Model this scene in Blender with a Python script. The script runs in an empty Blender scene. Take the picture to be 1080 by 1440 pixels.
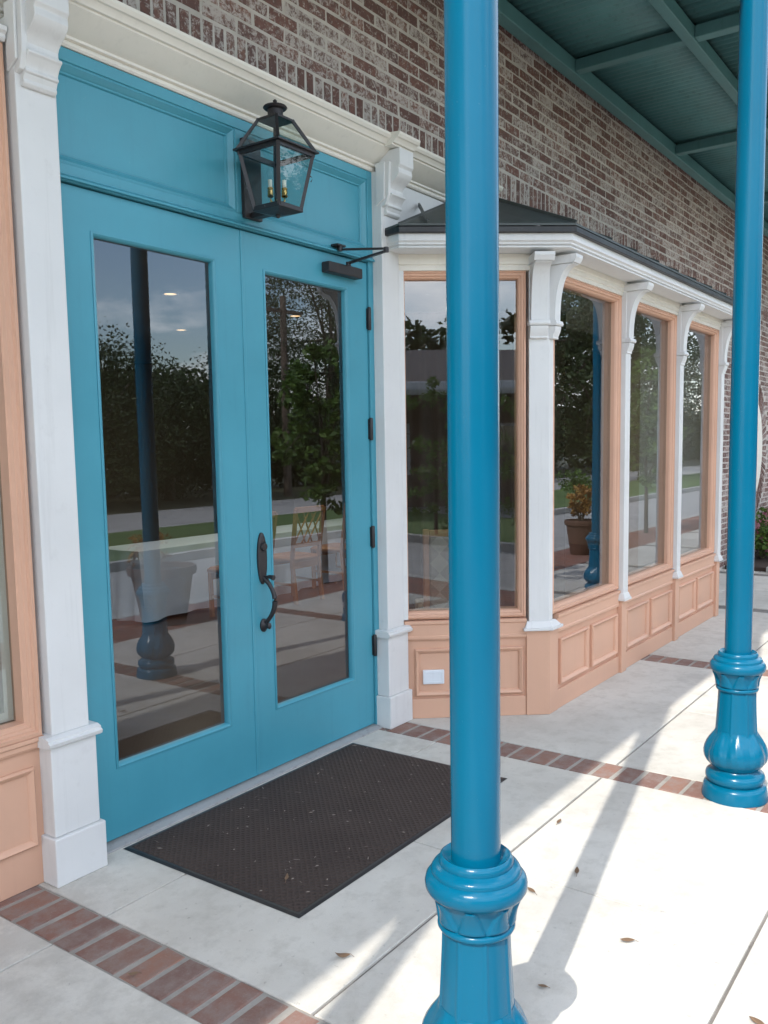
import bpy, math, random
import numpy as np
from mathutils import Matrix, Vector
rnd = random.Random(7)
R = math.radians
S = bpy.context.scene
COL = S.collection

# ------------------------------------------------------------------ camera
F_PX, YAW, PITCH, ROLL, CD, CH = 1234.45, .9477, .1021, .0163, 2.9278, 1.6047
CX, CY = 541.55, 753.88
fw = Vector((math.sin(YAW)*math.cos(PITCH), math.cos(YAW)*math.cos(PITCH), -math.sin(PITCH)))
rt = Vector((math.cos(YAW), -math.sin(YAW), 0)); up = rt.cross(fw)
rt2 = rt*math.cos(ROLL)-up*math.sin(ROLL); up2 = rt*math.sin(ROLL)+up*math.cos(ROLL)
cam_d = bpy.data.cameras.new('camera'); cam = bpy.data.objects.new('camera', cam_d); COL.objects.link(cam)
m3 = Matrix((rt2, up2, -fw)).transposed()
cam.matrix_world = Matrix.Translation((0, -CD, CH)) @ m3.to_4x4()
cam_d.sensor_fit = 'HORIZONTAL'; cam_d.sensor_width = 36; cam_d.lens = F_PX/1080*36
cam_d.shift_x = (540-CX)/1080; cam_d.shift_y = (CY-720)/1080
cam_d.clip_start = .05; cam_d.clip_end = 2000
S.camera = cam
def project(x, y, z):
    d = Vector((x, y, z))-Vector((0, -CD, CH)); w = d.dot(fw)
    return CX+F_PX*d.dot(rt2)/w, CY-F_PX*d.dot(up2)/w, w

# ------------------------------------------------------------------ light
SUN_EL = R(47); SUN_DIR = Vector((-.98, -.2, 0)).normalized()      # horizontal direction towards the sun
w = bpy.data.worlds.new('World'); S.world = w; w.use_nodes = True
nt = w.node_tree; N = nt.nodes; L = nt.links; N.clear()
out = N.new('ShaderNodeOutputWorld'); bg = N.new('ShaderNodeBackground'); sky = N.new('ShaderNodeTexSky')
sky.sky_type = 'NISHITA'; sky.sun_disc = False; sky.sun_elevation = SUN_EL
sky.sun_rotation = math.atan2(SUN_DIR.x, SUN_DIR.y); sky.air_density = 1.2; sky.dust_density = .7; sky.ozone_density = 1.2
tc = N.new('ShaderNodeTexCoord'); mp = N.new('ShaderNodeMapping'); mp.inputs['Scale'].default_value = (1, 1, 2.6)
no = N.new('ShaderNodeTexNoise'); no.inputs['Scale'].default_value = 3.1; no.inputs['Detail'].default_value = 7; no.inputs['Roughness'].default_value = .58
rp = N.new('ShaderNodeValToRGB'); rp.color_ramp.elements[0].position = .46; rp.color_ramp.elements[1].position = .63
rp.color_ramp.elements[1].color = (.85, .85, .85, 1)
mx = N.new('ShaderNodeMix'); mx.data_type = 'RGBA'; mx.inputs[7].default_value = (13.2, 12.8, 12.4, 1)
L.new(tc.outputs['Generated'], mp.inputs[0]); L.new(mp.outputs[0], no.inputs[0]); L.new(no.outputs[0], rp.inputs[0])
L.new(rp.outputs[0], mx.inputs[0]); L.new(sky.outputs[0], mx.inputs[6]); L.new(mx.outputs[2], bg.inputs[0])
bg.inputs[1].default_value = .15; L.new(bg.outputs[0], out.inputs[0])
sd = bpy.data.lights.new('sun', 'SUN'); sd.energy = 2.0; sd.angle = R(.55); sd.color = (1, .945, .86)
so = bpy.data.objects.new('sun', sd); COL.objects.link(so)
to_sun = Vector((SUN_DIR.x*math.cos(SUN_EL), SUN_DIR.y*math.cos(SUN_EL), math.sin(SUN_EL)))
so.rotation_euler = to_sun.to_track_quat('Z', 'Y').to_euler(); so.location = (-8, -8, 14)
S.view_settings.view_transform = 'Standard'; S.view_settings.look = 'None'
S.view_settings.exposure = 1.4; S.view_settings.gamma = 1; S.view_settings.use_curve_mapping = False
S.render.engine = 'CYCLES'
try:
    S.cycles.max_bounces = 8; S.cycles.diffuse_bounces = 4; S.cycles.transparent_max_bounces = 16
except Exception: pass

# ------------------------------------------------------------------ materials
MATS = {}
def newmat(name):
    m = bpy.data.materials.new(name); m.use_nodes = True
    MATS[name] = m
    return m, m.node_tree.nodes, m.node_tree.links, m.node_tree.nodes['Principled BSDF']
def noise(Nn, Ll, scale, detail=4, rough=.55, coord='Object', src=None):
    n = Nn.new('ShaderNodeTexNoise'); n.inputs['Scale'].default_value = scale
    n.inputs['Detail'].default_value = detail; n.inputs['Roughness'].default_value = rough
    if src is None:
        g = Nn.new('ShaderNodeNewGeometry'); src = g.outputs['Position']
    Ll.new(src, n.inputs['Vector']); return n
def ramp(Nn, Ll, src, p0, p1, c0=(0, 0, 0, 1), c1=(1, 1, 1, 1)):
    r = Nn.new('ShaderNodeValToRGB'); e = r.color_ramp.elements
    e[0].position = p0; e[1].position = p1; e[0].color = c0; e[1].color = c1
    Ll.new(src, r.inputs[0]); return r
def mixc(Nn, Ll, fac, a, b, mode='MIX'):
    m = Nn.new('ShaderNodeMix'); m.data_type = 'RGBA'; m.blend_type = mode
    for s, v in ((0, fac), (6, a), (7, b)):
        if isinstance(v, (int, float)): m.inputs[s].default_value = v
        elif isinstance(v, tuple): m.inputs[s].default_value = v if len(v) == 4 else (*v, 1)
        else: Ll.new(v, m.inputs[s])
    return m.outputs[2]
def bump(Nn, Ll, h, strength, dist, B, prev=None):
    b = Nn.new('ShaderNodeBump'); b.inputs['Strength'].default_value = strength; b.inputs['Distance'].default_value = dist
    Ll.new(h, b.inputs['Height'])
    if prev is not None: Ll.new(prev, b.inputs['Normal'])
    Ll.new(b.outputs[0], B.inputs['Normal']); return b.outputs[0]
def paint(name, c, rough=.4, var=.08, grime=.25, gcol=(.12, .10, .08), coat=0, fine=.05, orange=250):
    """brushed house paint: soft mottling, a little settled dirt, fine orange-peel relief"""
    m, Nn, Ll, B = newmat(name)
    n1 = noise(Nn, Ll, 2.3, 5); n2 = noise(Nn, Ll, 14, 6, .65)
    base = mixc(Nn, Ll, ramp(Nn, Ll, n1.outputs[0], .35, .7).outputs[0], tuple(x*(1-var) for x in c), tuple(min(1, x*(1+var*.6)) for x in c))
    dm = Nn.new('ShaderNodeMath'); dm.operation = 'MULTIPLY'; dm.inputs[1].default_value = grime
    Ll.new(ramp(Nn, Ll, n2.outputs[0], .60, .78).outputs[0], dm.inputs[0])
    base = mixc(Nn, Ll, dm.outputs[0], base, gcol)
    ge_ = Nn.new('ShaderNodeNewGeometry'); ms_ = Nn.new('ShaderNodeMapping'); ms_.inputs['Scale'].default_value = (26, 26, 1.3); Ll.new(ge_.outputs['Position'], ms_.inputs[0])
    n7 = noise(Nn, Ll, 1.0, 5, .65, src=ms_.outputs[0]); n8 = noise(Nn, Ll, 75, 3, .6)
    k7 = ramp(Nn, Ll, n7.outputs[0], .55, .75, (0, 0, 0, 1), (min(.5, grime*1.1),)*3+(1,)); base = mixc(Nn, Ll, k7.outputs[0], base, gcol)
    k8 = ramp(Nn, Ll, n8.outputs[0], .70, .74, (0, 0, 0, 1), (min(.5, grime*1.6),)*3+(1,)); base = mixc(Nn, Ll, k8.outputs[0], base, tuple(min(.9, x*.5+.25) for x in c))
    Ll.new(base, B.inputs['Base Color'])
    rr = ramp(Nn, Ll, n1.outputs[0], .3, .75, (rough*.85,)*3+(1,), (min(1, rough*1.25),)*3+(1,))
    Ll.new(rr.outputs[0], B.inputs['Roughness'])
    n3 = noise(Nn, Ll, orange, 2); b1 = bump(Nn, Ll, n3.outputs[0], fine, .002, B)
    n4 = noise(Nn, Ll, 5, 3); bump(Nn, Ll, n4.outputs[0], .12, .006, B, b1)
    if coat: B.inputs['Coat Weight'].default_value = coat; B.inputs['Coat Roughness'].default_value = .12
    return m
paint('white_paint', (.68, .68, .67), .45, .05, .10)
paint('cream_paint', (.76, .72, .64), .5, .06, .08)
paint('peach_paint', (.65, .385, .265), .5, .06, .05, gcol=(.3, .17, .12))
paint('door_blue', (.062, .300, .390), .36, .07, .10, gcol=(.03, .12, .17))
paint('column_blue', (.0002, .101, .185), .22, .06, .05, gcol=(.01, .07, .12), fine=.12); MATS['column_blue'].node_tree.nodes['Principled BSDF'].inputs['Specular IOR Level'].default_value = .25
paint('canopy_teal', (.085, .205, .215), .5, .12, .25, gcol=(.03, .05, .05))
paint('deck_teal', (.085, .215, .225), .55, .18, .3, gcol=(.02, .035, .035))
paint('black_metal', (.022, .019, .021), .45, .2, .35, gcol=(.07, .045, .035), fine=.2)
paint('roof_metal', (.060, .072, .070), .5, .12, .3, gcol=(.10, .10, .09))
paint('drip_black', (.018, .018, .020), .4, .1, .2)
paint('grey_metal', (.33, .33, .33), .4, .1, .4)
paint('plastic_white', (.72, .76, .80), .35, .03, .1)
paint('interior_wall', (.30, .26, .21), .8, .05, .05)
paint('ceiling_tile', (.32, .31, .28), .9, .05, .05)
paint('wood_chair', (.42, .20, .10), .4, .25, .15, gcol=(.1, .04, .02))
paint('tablecloth_linen', (.62, .72, .92), .85, .05, .0, fine=.3)
paint('drape_cloth', (.085, .055, .040), .9, .2, .0, fine=.3)
paint('brass', (.62, .42, .16), .3, .1, .1); MATS['brass'].node_tree.nodes['Principled BSDF'].inputs['Metallic'].default_value = 1
paint('candle_white', (.8, .78, .7), .5, .03, .0)
paint('terracotta', (.13, .066, .043), .8, .2, .3, gcol=(.20, .15, .12))
paint('stone_pot', (.55, .53, .48), .8, .12, .3)
paint('bark', (.10, .075, .055), .9, .3, .3, fine=.6, orange=40)
paint('utility_wood', (.13, .095, .07), .9, .2, .3)
paint('shingle', (.085, .07, .065), .9, .25, .2)
paint('gutter_white', (.62, .64, .66), .4, .05, .3)
paint('plaster_tan', (.16, .11, .085), .8, .1, .2)
paint('soil', (.06, .04, .03), 1, .3, .2)
paint('kerb_concrete', (.42, .41, .38), .9, .1, .3)

def glass_mat(name, ior, tint, body=None):
    """pane: Fresnel share mirrored, rest passed straight through (front face only; the back face just passes)"""
    m = bpy.data.materials.new(name); m.use_nodes = True; MATS[name] = m
    Nn, Ll = m.node_tree.nodes, m.node_tree.links; Nn.clear()
    o = Nn.new('ShaderNodeOutputMaterial'); tr = Nn.new('ShaderNodeBsdfTransparent'); gl = Nn.new('ShaderNodeBsdfGlossy')
    gl.inputs['Roughness'].default_value = .0; gl.inputs['Color'].default_value = (.86, .91, 1, 1)
    tr.inputs['Color'].default_value = (*tint, 1)
    fr = Nn.new('ShaderNodeFresnel'); fr.inputs[0].default_value = ior
    ge = Nn.new('ShaderNodeNewGeometry'); inv = Nn.new('ShaderNodeMath'); inv.operation = 'SUBTRACT'; inv.inputs[0].default_value = 1
    Ll.new(ge.outputs['Backfacing'], inv.inputs[1])
    mu = Nn.new('ShaderNodeMath'); mu.operation = 'MULTIPLY'; Ll.new(fr.outputs[0], mu.inputs[0]); Ll.new(inv.outputs[0], mu.inputs[1])
    # gentle waviness of real float glass
    n = Nn.new('ShaderNodeTexNoise'); n.inputs['Scale'].default_value = 1.6; n.inputs['Detail'].default_value = 1
    Ll.new(ge.outputs['Position'], n.inputs['Vector'])
    b = Nn.new('ShaderNodeBump'); b.inputs['Strength'].default_value = .05; b.inputs['Distance'].default_value = .006
    Ll.new(n.outputs[0], b.inputs['Height']); Ll.new(b.outputs[0], gl.inputs['Normal'])
    mxs = Nn.new('ShaderNodeMixShader'); Ll.new(mu.outputs[0], mxs.inputs[0]); Ll.new(tr.outputs[0], mxs.inputs[1]); Ll.new(gl.outputs[0], mxs.inputs[2])
    Ll.new(mxs.outputs[0], o.inputs[0])
glass_mat('pane_glass', 2.05, (.80, .83, .82))
glass_mat('lantern_glass', 1.45, (.90, .93, .92))
glass_mat('bulb_glass', 1.5, (.97, .97, .97))

def brick_mat():
    m, Nn, Ll, B = newmat('old_brick')
    oi = Nn.new('ShaderNodeObjectInfo'); ge = Nn.new('ShaderNodeNewGeometry')
    ad = Nn.new('ShaderNodeMath'); ad.operation = 'ADD'; Ll.new(oi.outputs['Random'], ad.inputs[0]); Ll.new(ge.outputs['Random Per Island'], ad.inputs[1])
    fr = Nn.new('ShaderNodeMath'); fr.operation = 'FRACT'; Ll.new(ad.outputs[0], fr.inputs[0])
    r = Nn.new('ShaderNodeValToRGB'); cr = r.color_ramp
    cols = [(0, (.15, .075, .062)), (.25, (.23, .105, .080)), (.5, (.18, .105, .092)), (.72, (.27, .13, .095)), (.9, (.19, .125, .108)), (1, (.30, .16, .12))]
    while len(cr.elements) < len(cols): cr.elements.new(.5)
    for e, (p, c) in zip(cr.elements, cols): e.position = p; e.color = (*c, 1)
    Ll.new(fr.outputs[0], r.inputs[0])
    n1 = noise(Nn, Ll, 30, 6, .7); n2 = noise(Nn, Ll, 26, 7, .75); n3 = noise(Nn, Ll, 110, 4, .75)
    n2.inputs['Distortion'].default_value = 1.2
    base = mixc(Nn, Ll, ramp(Nn, Ll, n1.outputs[0], .3, .75).outputs[0], r.outputs[0], (.11, .065, .058), 'MIX')
    # lime wash left on the faces, heavier on some bricks
    sh = Nn.new('ShaderNodeMath'); sh.operation = 'MULTIPLY_ADD'; sh.inputs[1].default_value = .155; Ll.new(fr.outputs[0], sh.inputs[0]); Ll.new(n2.outputs[0], sh.inputs[2])
    ma = Nn.new('ShaderNodeMath'); ma.operation = 'MULTIPLY_ADD'; ma.inputs[1].default_value = .35; Ll.new(n3.outputs[0], ma.inputs[0]); Ll.new(sh.outputs[0], ma.inputs[2])
    lime = ramp(Nn, Ll, ma.outputs[0], .735, .85, (0, 0, 0, 1), (.80, .80, .80, 1))
    base = mixc(Nn, Ll, lime.outputs[0], base, (.56, .50, .46))
    Ll.new(base, B.inputs['Base Color']); B.inputs['Roughness'].default_value = .92
    b1 = bump(Nn, Ll, n3.outputs[0], .5, .004, B); bump(Nn, Ll, n1.outputs[0], .5, .008, B, b1)
brick_mat()
def mortar_mat():
    m, Nn, Ll, B = newmat('mortar')
    n1 = noise(Nn, Ll, 7, 6, .7); n2 = noise(Nn, Ll, 120, 4, .7)
    base = mixc(Nn, Ll, ramp(Nn, Ll, n1.outputs[0], .3, .7).outputs[0], (.46, .415, .37), (.62, .565, .515))
    Ll.new(base, B.inputs['Base Color']); B.inputs['Roughness'].default_value = .95
    bump(Nn, Ll, n2.outputs[0], .7, .004, B)
mortar_mat()
def paver_mat():
    m, Nn, Ll, B = newmat('paving_brick')
    oi = Nn.new('ShaderNodeObjectInfo'); r = Nn.new('ShaderNodeValToRGB'); cr = r.color_ramp
    cols = [(0, (.23, .115, .085)), (.3, (.18, .098, .080)), (.6, (.27, .14, .10)), (.85, (.16, .10, .085)), (1, (.25, .12, .088))]
    while len(cr.elements) < len(cols): cr.elements.new(.5)
    for e, (p, c) in zip(cr.elements, cols): e.position = p; e.color = (*c, 1)
    Ll.new(oi.outputs['Random'], r.inputs[0])
    n1 = noise(Nn, Ll, 12, 6, .7); n2 = noise(Nn, Ll, 140, 4, .7)
    base = mixc(Nn, Ll, ramp(Nn, Ll, n1.outputs[0], .42, .66, (0, 0, 0, 1), (.85, .85, .85, 1)).outputs[0], r.outputs[0], (.235, .185, .165))
    base = mixc(Nn, Ll, ramp(Nn, Ll, n2.outputs[0], .58, .75, (0, 0, 0, 1), (.45, .45, .45, 1)).outputs[0], base, (.42, .33, .28))
    Ll.new(base, B.inputs['Base Color']); B.inputs['Roughness'].default_value = .85
    b1 = bump(Nn, Ll, n2.outputs[0], .4, .003, B); bump(Nn, Ll, n1.outputs[0], .4, .006, B, b1)
paver_mat()
def concrete_mat(name, lo, hi, stain, rough=.9):
    m, Nn, Ll, B = newmat(name)
    oi = Nn.new('ShaderNodeObjectInfo'); ge = Nn.new('ShaderNodeNewGeometry')
    n1 = noise(Nn, Ll, 1.7, 6, .65); n2 = noise(Nn, Ll, 9, 6, .7); n3 = noise(Nn, Ll, 210, 4, .75); n4 = noise(Nn, Ll, 34, 3, .6)
    a = mixc(Nn, Ll, ramp(Nn, Ll, n1.outputs[0], .3, .7).outputs[0], lo, hi)
    hs = Nn.new('ShaderNodeHueSaturation'); ml = Nn.new('ShaderNodeMath'); ml.operation = 'MULTIPLY_ADD'; ml.inputs[1].default_value = .14; ml.inputs[2].default_value = .93
    Ll.new(oi.outputs['Random'], ml.inputs[0]); Ll.new(ml.outputs[0], hs.inputs['Value']); Ll.new(a, hs.inputs['Color'])
    a = mixc(Nn, Ll, ramp(Nn, Ll, n2.outputs[0], .48, .72, (0, 0, 0, 1), (.48, .48, .48, 1)).outputs[0], hs.outputs[0], stain)
    a = mixc(Nn, Ll, ramp(Nn, Ll, n3.outputs[0], .57, .74, (0, 0, 0, 1), (.42, .42, .42, 1)).outputs[0], a, tuple(x*.55 for x in lo))
    a = mixc(Nn, Ll, ramp(Nn, Ll, n4.outputs[0], .67, .72, (0, 0, 0, 1), (.35, .35, .35, 1)).outputs[0], a, tuple(x*.5 for x in stain))
    n5 = noise(Nn, Ll, .9, 8, .75)
    a = mixc(Nn, Ll, ramp(Nn, Ll, n5.outputs[0], .56, .63, (0, 0, 0, 1), (.38, .38, .38, 1)).outputs[0], a, tuple(x*.72 for x in lo))
    Ll.new(a, B.inputs['Base Color']); B.inputs['Roughness'].default_value = rough
    b1 = bump(Nn, Ll, n3.outputs[0], .35, .003, B); bump(Nn, Ll, n2.outputs[0], .25, .008, B, b1)
concrete_mat('slab_concrete', (.47, .445, .40), (.60, .58, .53), (.34, .315, .27))
concrete_mat('joint_grit', (.13, .12, .11), (.24, .22, .20), (.10, .09, .08))
concrete_mat('joint_sand', (.24, .225, .20), (.36, .34, .31), (.18, .165, .15))
concrete_mat('road_concrete', (.30, .295, .28), (.42, .41, .39), (.24, .235, .22))
concrete_mat('grass_ground', (.060, .115, .025), (.095, .16, .036), (.11, .12, .05))
concrete_mat('earth', (.05, .06, .03), (.09, .085, .05), (.06, .05, .03))
def verge_mat():
    m, Nn, Ll, B = newmat('brick_verge')
    ge = Nn.new('ShaderNodeNewGeometry'); bt = Nn.new('ShaderNodeTexBrick')
    Ll.new(ge.outputs['Position'], bt.inputs['Vector']); bt.inputs['Scale'].default_value = 1
    bt.inputs['Brick Width'].default_value = .21; bt.inputs['Row Height'].default_value = .105; bt.inputs['Mortar Size'].default_value = .006
    bt.inputs['Color1'].default_value = (.28, .10, .06, 1); bt.inputs['Color2'].default_value = (.20, .08, .055, 1); bt.inputs['Mortar'].default_value = (.3, .27, .24, 1)
    n1 = noise(Nn, Ll, 3, 6, .7)
    Ll.new(mixc(Nn, Ll, ramp(Nn, Ll, n1.outputs[0], .4, .8, (0, 0, 0, 1), (.6, .6, .6, 1)).outputs[0], bt.outputs[0], (.16, .11, .09)), B.inputs['Base Color'])
    B.inputs['Roughness'].default_value = .85; bump(Nn, Ll, bt.outputs[1], -.6, .006, B)
verge_mat()
def mat_mat():
    m, Nn, Ll, B = newmat('mat_pile')
    ge = Nn.new('ShaderNodeNewGeometry')
    mp1 = Nn.new('ShaderNodeMapping'); mp1.inputs['Rotation'].default_value = (0, 0, R(45)); Ll.new(ge.outputs['Position'], mp1.inputs[0])
    ch = Nn.new('ShaderNodeTexWave'); ch.inputs['Scale'].default_value = 15; Ll.new(mp1.outputs[0], ch.inputs['Vector'])
    mp2 = Nn.new('ShaderNodeMapping'); mp2.inputs['Rotation'].default_value = (0, 0, R(-45)); Ll.new(ge.outputs['Position'], mp2.inputs[0])
    c2 = Nn.new('ShaderNodeTexWave'); c2.inputs['Scale'].default_value = 15; Ll.new(mp2.outputs[0], c2.inputs['Vector'])
    mul = Nn.new('ShaderNodeMath'); mul.operation = 'MAXIMUM'; Ll.new(ch.outputs['Fac'], mul.inputs[0]); Ll.new(c2.outputs['Fac'], mul.inputs[1])
    n1 = noise(Nn, Ll, 4, 6, .7); n2 = noise(Nn, Ll, 420, 3, .7)
    a = mixc(Nn, Ll, ramp(Nn, Ll, n1.outputs[0], .35, .75).outputs[0], (.040, .026, .021), (.060, .041, .034))
    a = mixc(Nn, Ll, ramp(Nn, Ll, n2.outputs[0], .60, .80, (0, 0, 0, 1), (.4, .4, .4, 1)).outputs[0], a, (.11, .095, .085))
    a = mixc(Nn, Ll, ramp(Nn, Ll, mul.outputs[0], .35, .9, (0, 0, 0, 1), (.45, .45, .45, 1)).outputs[0], a, (.058, .039, .032))
    Ll.new(a, B.inputs['Base Color']); B.inputs['Roughness'].default_value = .95
    b1 = bump(Nn, Ll, mul.outputs[0], .9, .006, B); bump(Nn, Ll, n2.outputs[0], .6, .003, B, b1)
mat_mat()
def leaf_mat(name, c1, c2, c3, rough=.55):
    m, Nn, Ll, B = newmat(name)
    ge = Nn.new('ShaderNodeNewGeometry'); r = Nn.new('ShaderNodeValToRGB'); cr = r.color_ramp; cr.elements.new(.5)
    for e, p, c in zip(cr.elements, (0, .5, 1), (c1, c2, c3)): e.position = p; e.color = (*c, 1)
    Ll.new(ge.outputs['Random Per Island'], r.inputs[0]); Ll.new(r.outputs[0], B.inputs['Base Color'])
    B.inputs['Roughness'].default_value = rough
    tl = Nn.new('ShaderNodeBsdfTranslucent'); Ll.new(r.outputs[0], tl.inputs[0])
    ms = Nn.new('ShaderNodeMixShader'); ms.inputs[0].default_value = .3
    o = [n for n in Nn if n.type == 'OUTPUT_MATERIAL'][0]
    Ll.new(B.outputs[0], ms.inputs[1]); Ll.new(tl.outputs[0], ms.inputs[2]); Ll.new(ms.outputs[0], o.inputs[0])
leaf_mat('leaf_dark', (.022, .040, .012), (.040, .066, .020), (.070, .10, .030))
leaf_mat('leaf_mid', (.06, .12, .02), (.095, .175, .03), (.15, .24, .05))
leaf_mat('leaf_orange', (.30, .13, .025), (.42, .22, .05), (.50, .32, .09))
leaf_mat('leaf_pink', (.45, .10, .16), (.55, .20, .26), (.60, .32, .36))
leaf_mat('leaf_dry', (.20, .12, .07), (.28, .18, .11), (.16, .10, .06))
def diamond_fabric():
    m, Nn, Ll, B = newmat('diamond_fabric')
    tcn = Nn.new('ShaderNodeTexCoord'); mpn = Nn.new('ShaderNodeMapping'); mpn.inputs['Rotation'].default_value = (0, R(45), 0); mpn.inputs['Scale'].default_value = (11, 11, 11)
    Ll.new(tcn.outputs['Object'], mpn.inputs[0])
    bt = Nn.new('ShaderNodeTexChecker'); bt.inputs['Scale'].default_value = 1; Ll.new(mpn.outputs[0], bt.inputs[0])
    bt.inputs[1].default_value = (.34, .29, .22, 1); bt.inputs[2].default_value = (.24, .20, .145, 1)
    Ll.new(bt.outputs[0], B.inputs['Base Color']); B.inputs['Roughness'].default_value = .9
diamond_fabric()
def emis(name, c, s):
    m, Nn, Ll, B = newmat(name); B.inputs['Emission Color'].default_value = (*c, 1); B.inputs['Emission Strength'].default_value = s
    B.inputs['Base Color'].default_value = (*c, 1)
emis('downlight_glow', (1, .62, .32), .9)
def floor_wood():
    m, Nn, Ll, B = newmat('floor_wood')
    n1 = noise(Nn, Ll, 3, 5, .6)
    Ll.new(mixc(Nn, Ll, n1.outputs[0], (.045, .024, .016), (.085, .045, .028)), B.inputs['Base Color']); B.inputs['Roughness'].default_value = .35
floor_wood()

# ------------------------------------------------------------------ mesh helpers
class MB:
    def __init__(s): s.v = []; s.f = []
    def add(s, vs, fs):
        b = len(s.v); s.v += [tuple(p) for p in vs]; s.f += [tuple(b+i for i in f) for f in fs]; return s
    def box(s, x0, x1, y0, y1, z0, z1):
        return s.hexa([(x0, y0, z0), (x1, y0, z0), (x1, y1, z0), (x0, y1, z0), (x0, y0, z1), (x1, y0, z1), (x1, y1, z1), (x0, y1, z1)])
    def hexa(s, p): return s.add(p, [(0, 3, 2, 1), (4, 5, 6, 7), (0, 1, 5, 4), (1, 2, 6, 5), (2, 3, 7, 6), (3, 0, 4, 7)])
    def loft(s, loops, caps=True, closed=True):
        n = len(loops[0]); vs = [p for l in loops for p in l]; fs = []
        for i in range(len(loops)-1):
            for j in range(n if closed else n-1):
                k = (j+1) % n; fs.append((i*n+j, i*n+k, (i+1)*n+k, (i+1)*n+j))
        if caps: fs.append(tuple(range(n-1, -1, -1))); fs.append(tuple((len(loops)-1)*n+j for j in range(n)))
        return s.add(vs, fs)
    def lathe(s, prof, cx, cy, n=32, fn=None, caps=True):
        loops = []
        for i, (r, z) in enumerate(prof):
            loops.append([(cx+(fn(r, z, 2*math.pi*j/n) if fn else r)*math.cos(2*math.pi*j/n), cy+(fn(r, z, 2*math.pi*j/n) if fn else r)*math.sin(2*math.pi*j/n), z) for j in range(n)])
        return s.loft(loops, caps)
    def tube(s, pts, rad, n=8):
        pts = [Vector(p) for p in pts]; loops = []; ref = None
        for i, p in enumerate(pts):
            t = (pts[min(i+1, len(pts)-1)]-pts[max(i-1, 0)]).normalized()
            if ref is None: ref = Vector((0, 0, 1)) if abs(t.z) < .9 else Vector((1, 0, 0))
            a = t.cross(ref).normalized(); b = t.cross(a).normalized(); ref = b.cross(t).normalized() if False else ref
            r = rad[i] if isinstance(rad, (list, tuple)) else rad
            loops.append([tuple(p+a*r*math.cos(2*math.pi*j/n)+b*r*math.sin(2*math.pi*j/n)) for j in range(n)])
        return s.loft(loops)
    def bar(s, p, q, w, h, upv=(0, 0, 1)):
        p = Vector(p); q = Vector(q); t = (q-p).normalized(); u = Vector(upv)
        a = t.cross(u).normalized()*w/2; b = a.cross(t).normalized()*h/2
        return s.hexa([p-a-b, p+a-b, q+a-b, q-a-b, p-a+b, p+a+b, q+a+b, q-a+b]) if False else s.loft([[p-a-b, p+a-b, p+a+b, p-a+b], [q-a-b, q+a-b, q+a+b, q-a+b]])
    def ext(s, poly, axis, a0, a1):
        """extrude a 2-D polygon; axis 'x': poly is (y,z); 'y': (x,z); 'z': (x,y)"""
        g = {'x': lambda p, t: (t, p[0], p[1]), 'y': lambda p, t: (p[0], t, p[1]), 'z': lambda p, t: (p[0], p[1], t)}[axis]
        return s.loft([[g(p, a0) for p in poly], [g(p, a1) for p in poly]])
    def mesh(s, name, origin, smooth=None):
        me = bpy.data.meshes.new(name)
        me.from_pydata([(x-origin[0], y-origin[1], z-origin[2]) for x, y, z in s.v], [], s.f)
        import bmesh
        b = bmesh.new(); b.from_mesh(me); bmesh.ops.recalc_face_normals(b, faces=b.faces); b.to_mesh(me); b.free()
        if smooth is not None:
            me.polygons.foreach_set('use_smooth', [True]*len(me.polygons)); me.set_sharp_from_angle(angle=R(smooth))
        return me
WL = {}
def wloc(o): return WL.get(o.name, Vector((0, 0, 0))) if o else Vector((0, 0, 0))
def tag(o, label=None, cat=None, group=None, kind=None):
    for k, v in (('label', label), ('category', cat), ('group', group), ('kind', kind)):
        if v: o[k] = v
    return o
def empty(name, loc, label=None, cat=None, group=None, kind=None):
    o = bpy.data.objects.new(name, None); COL.objects.link(o); o.location = loc; o.empty_display_size = .1
    WL[o.name] = Vector(loc); return tag(o, label, cat, group, kind)
def part(name, mb, mat, parent=None, smooth=None, bevel=0, label=None, origin=None):
    if origin is None:
        a = np.array(mb.v); lo = a.min(0); hi = a.max(0); origin = ((lo[0]+hi[0])/2, (lo[1]+hi[1])/2, lo[2])
    me = mb.mesh(name, origin, smooth); me.materials.append(MATS[mat])
    o = bpy.data.objects.new(name, me); COL.objects.link(o)
    WL[o.name] = Vector(origin); o.location = Vector(origin)-wloc(parent)
    if parent: o.parent = parent
    if bevel:
        b = o.modifiers.new('bevel', 'BEVEL'); b.width = bevel; b.segments = 2; b.limit_method = 'ANGLE'; b.angle_limit = R(40)
    if label: o['label'] = label
    return o
def inst(name, me, loc, parent, rot=None):
    o = bpy.data.objects.new(name, me); COL.objects.link(o); o.location = Vector(loc)-wloc(parent); o.parent = parent
    if rot: o.rotation_euler = rot
    return o
def copy_tree(o, loc=None, parent=None, rz=None):
    c = o.copy(); COL.objects.link(c)
    if parent: c.parent = parent
    if loc is not None: c.location = loc
    if rz is not None: c.rotation_euler = (0, 0, rz)
    for ch in [q for q in bpy.data.objects if q.parent == o]: copy_tree(ch, None, c)
    return c
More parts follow.
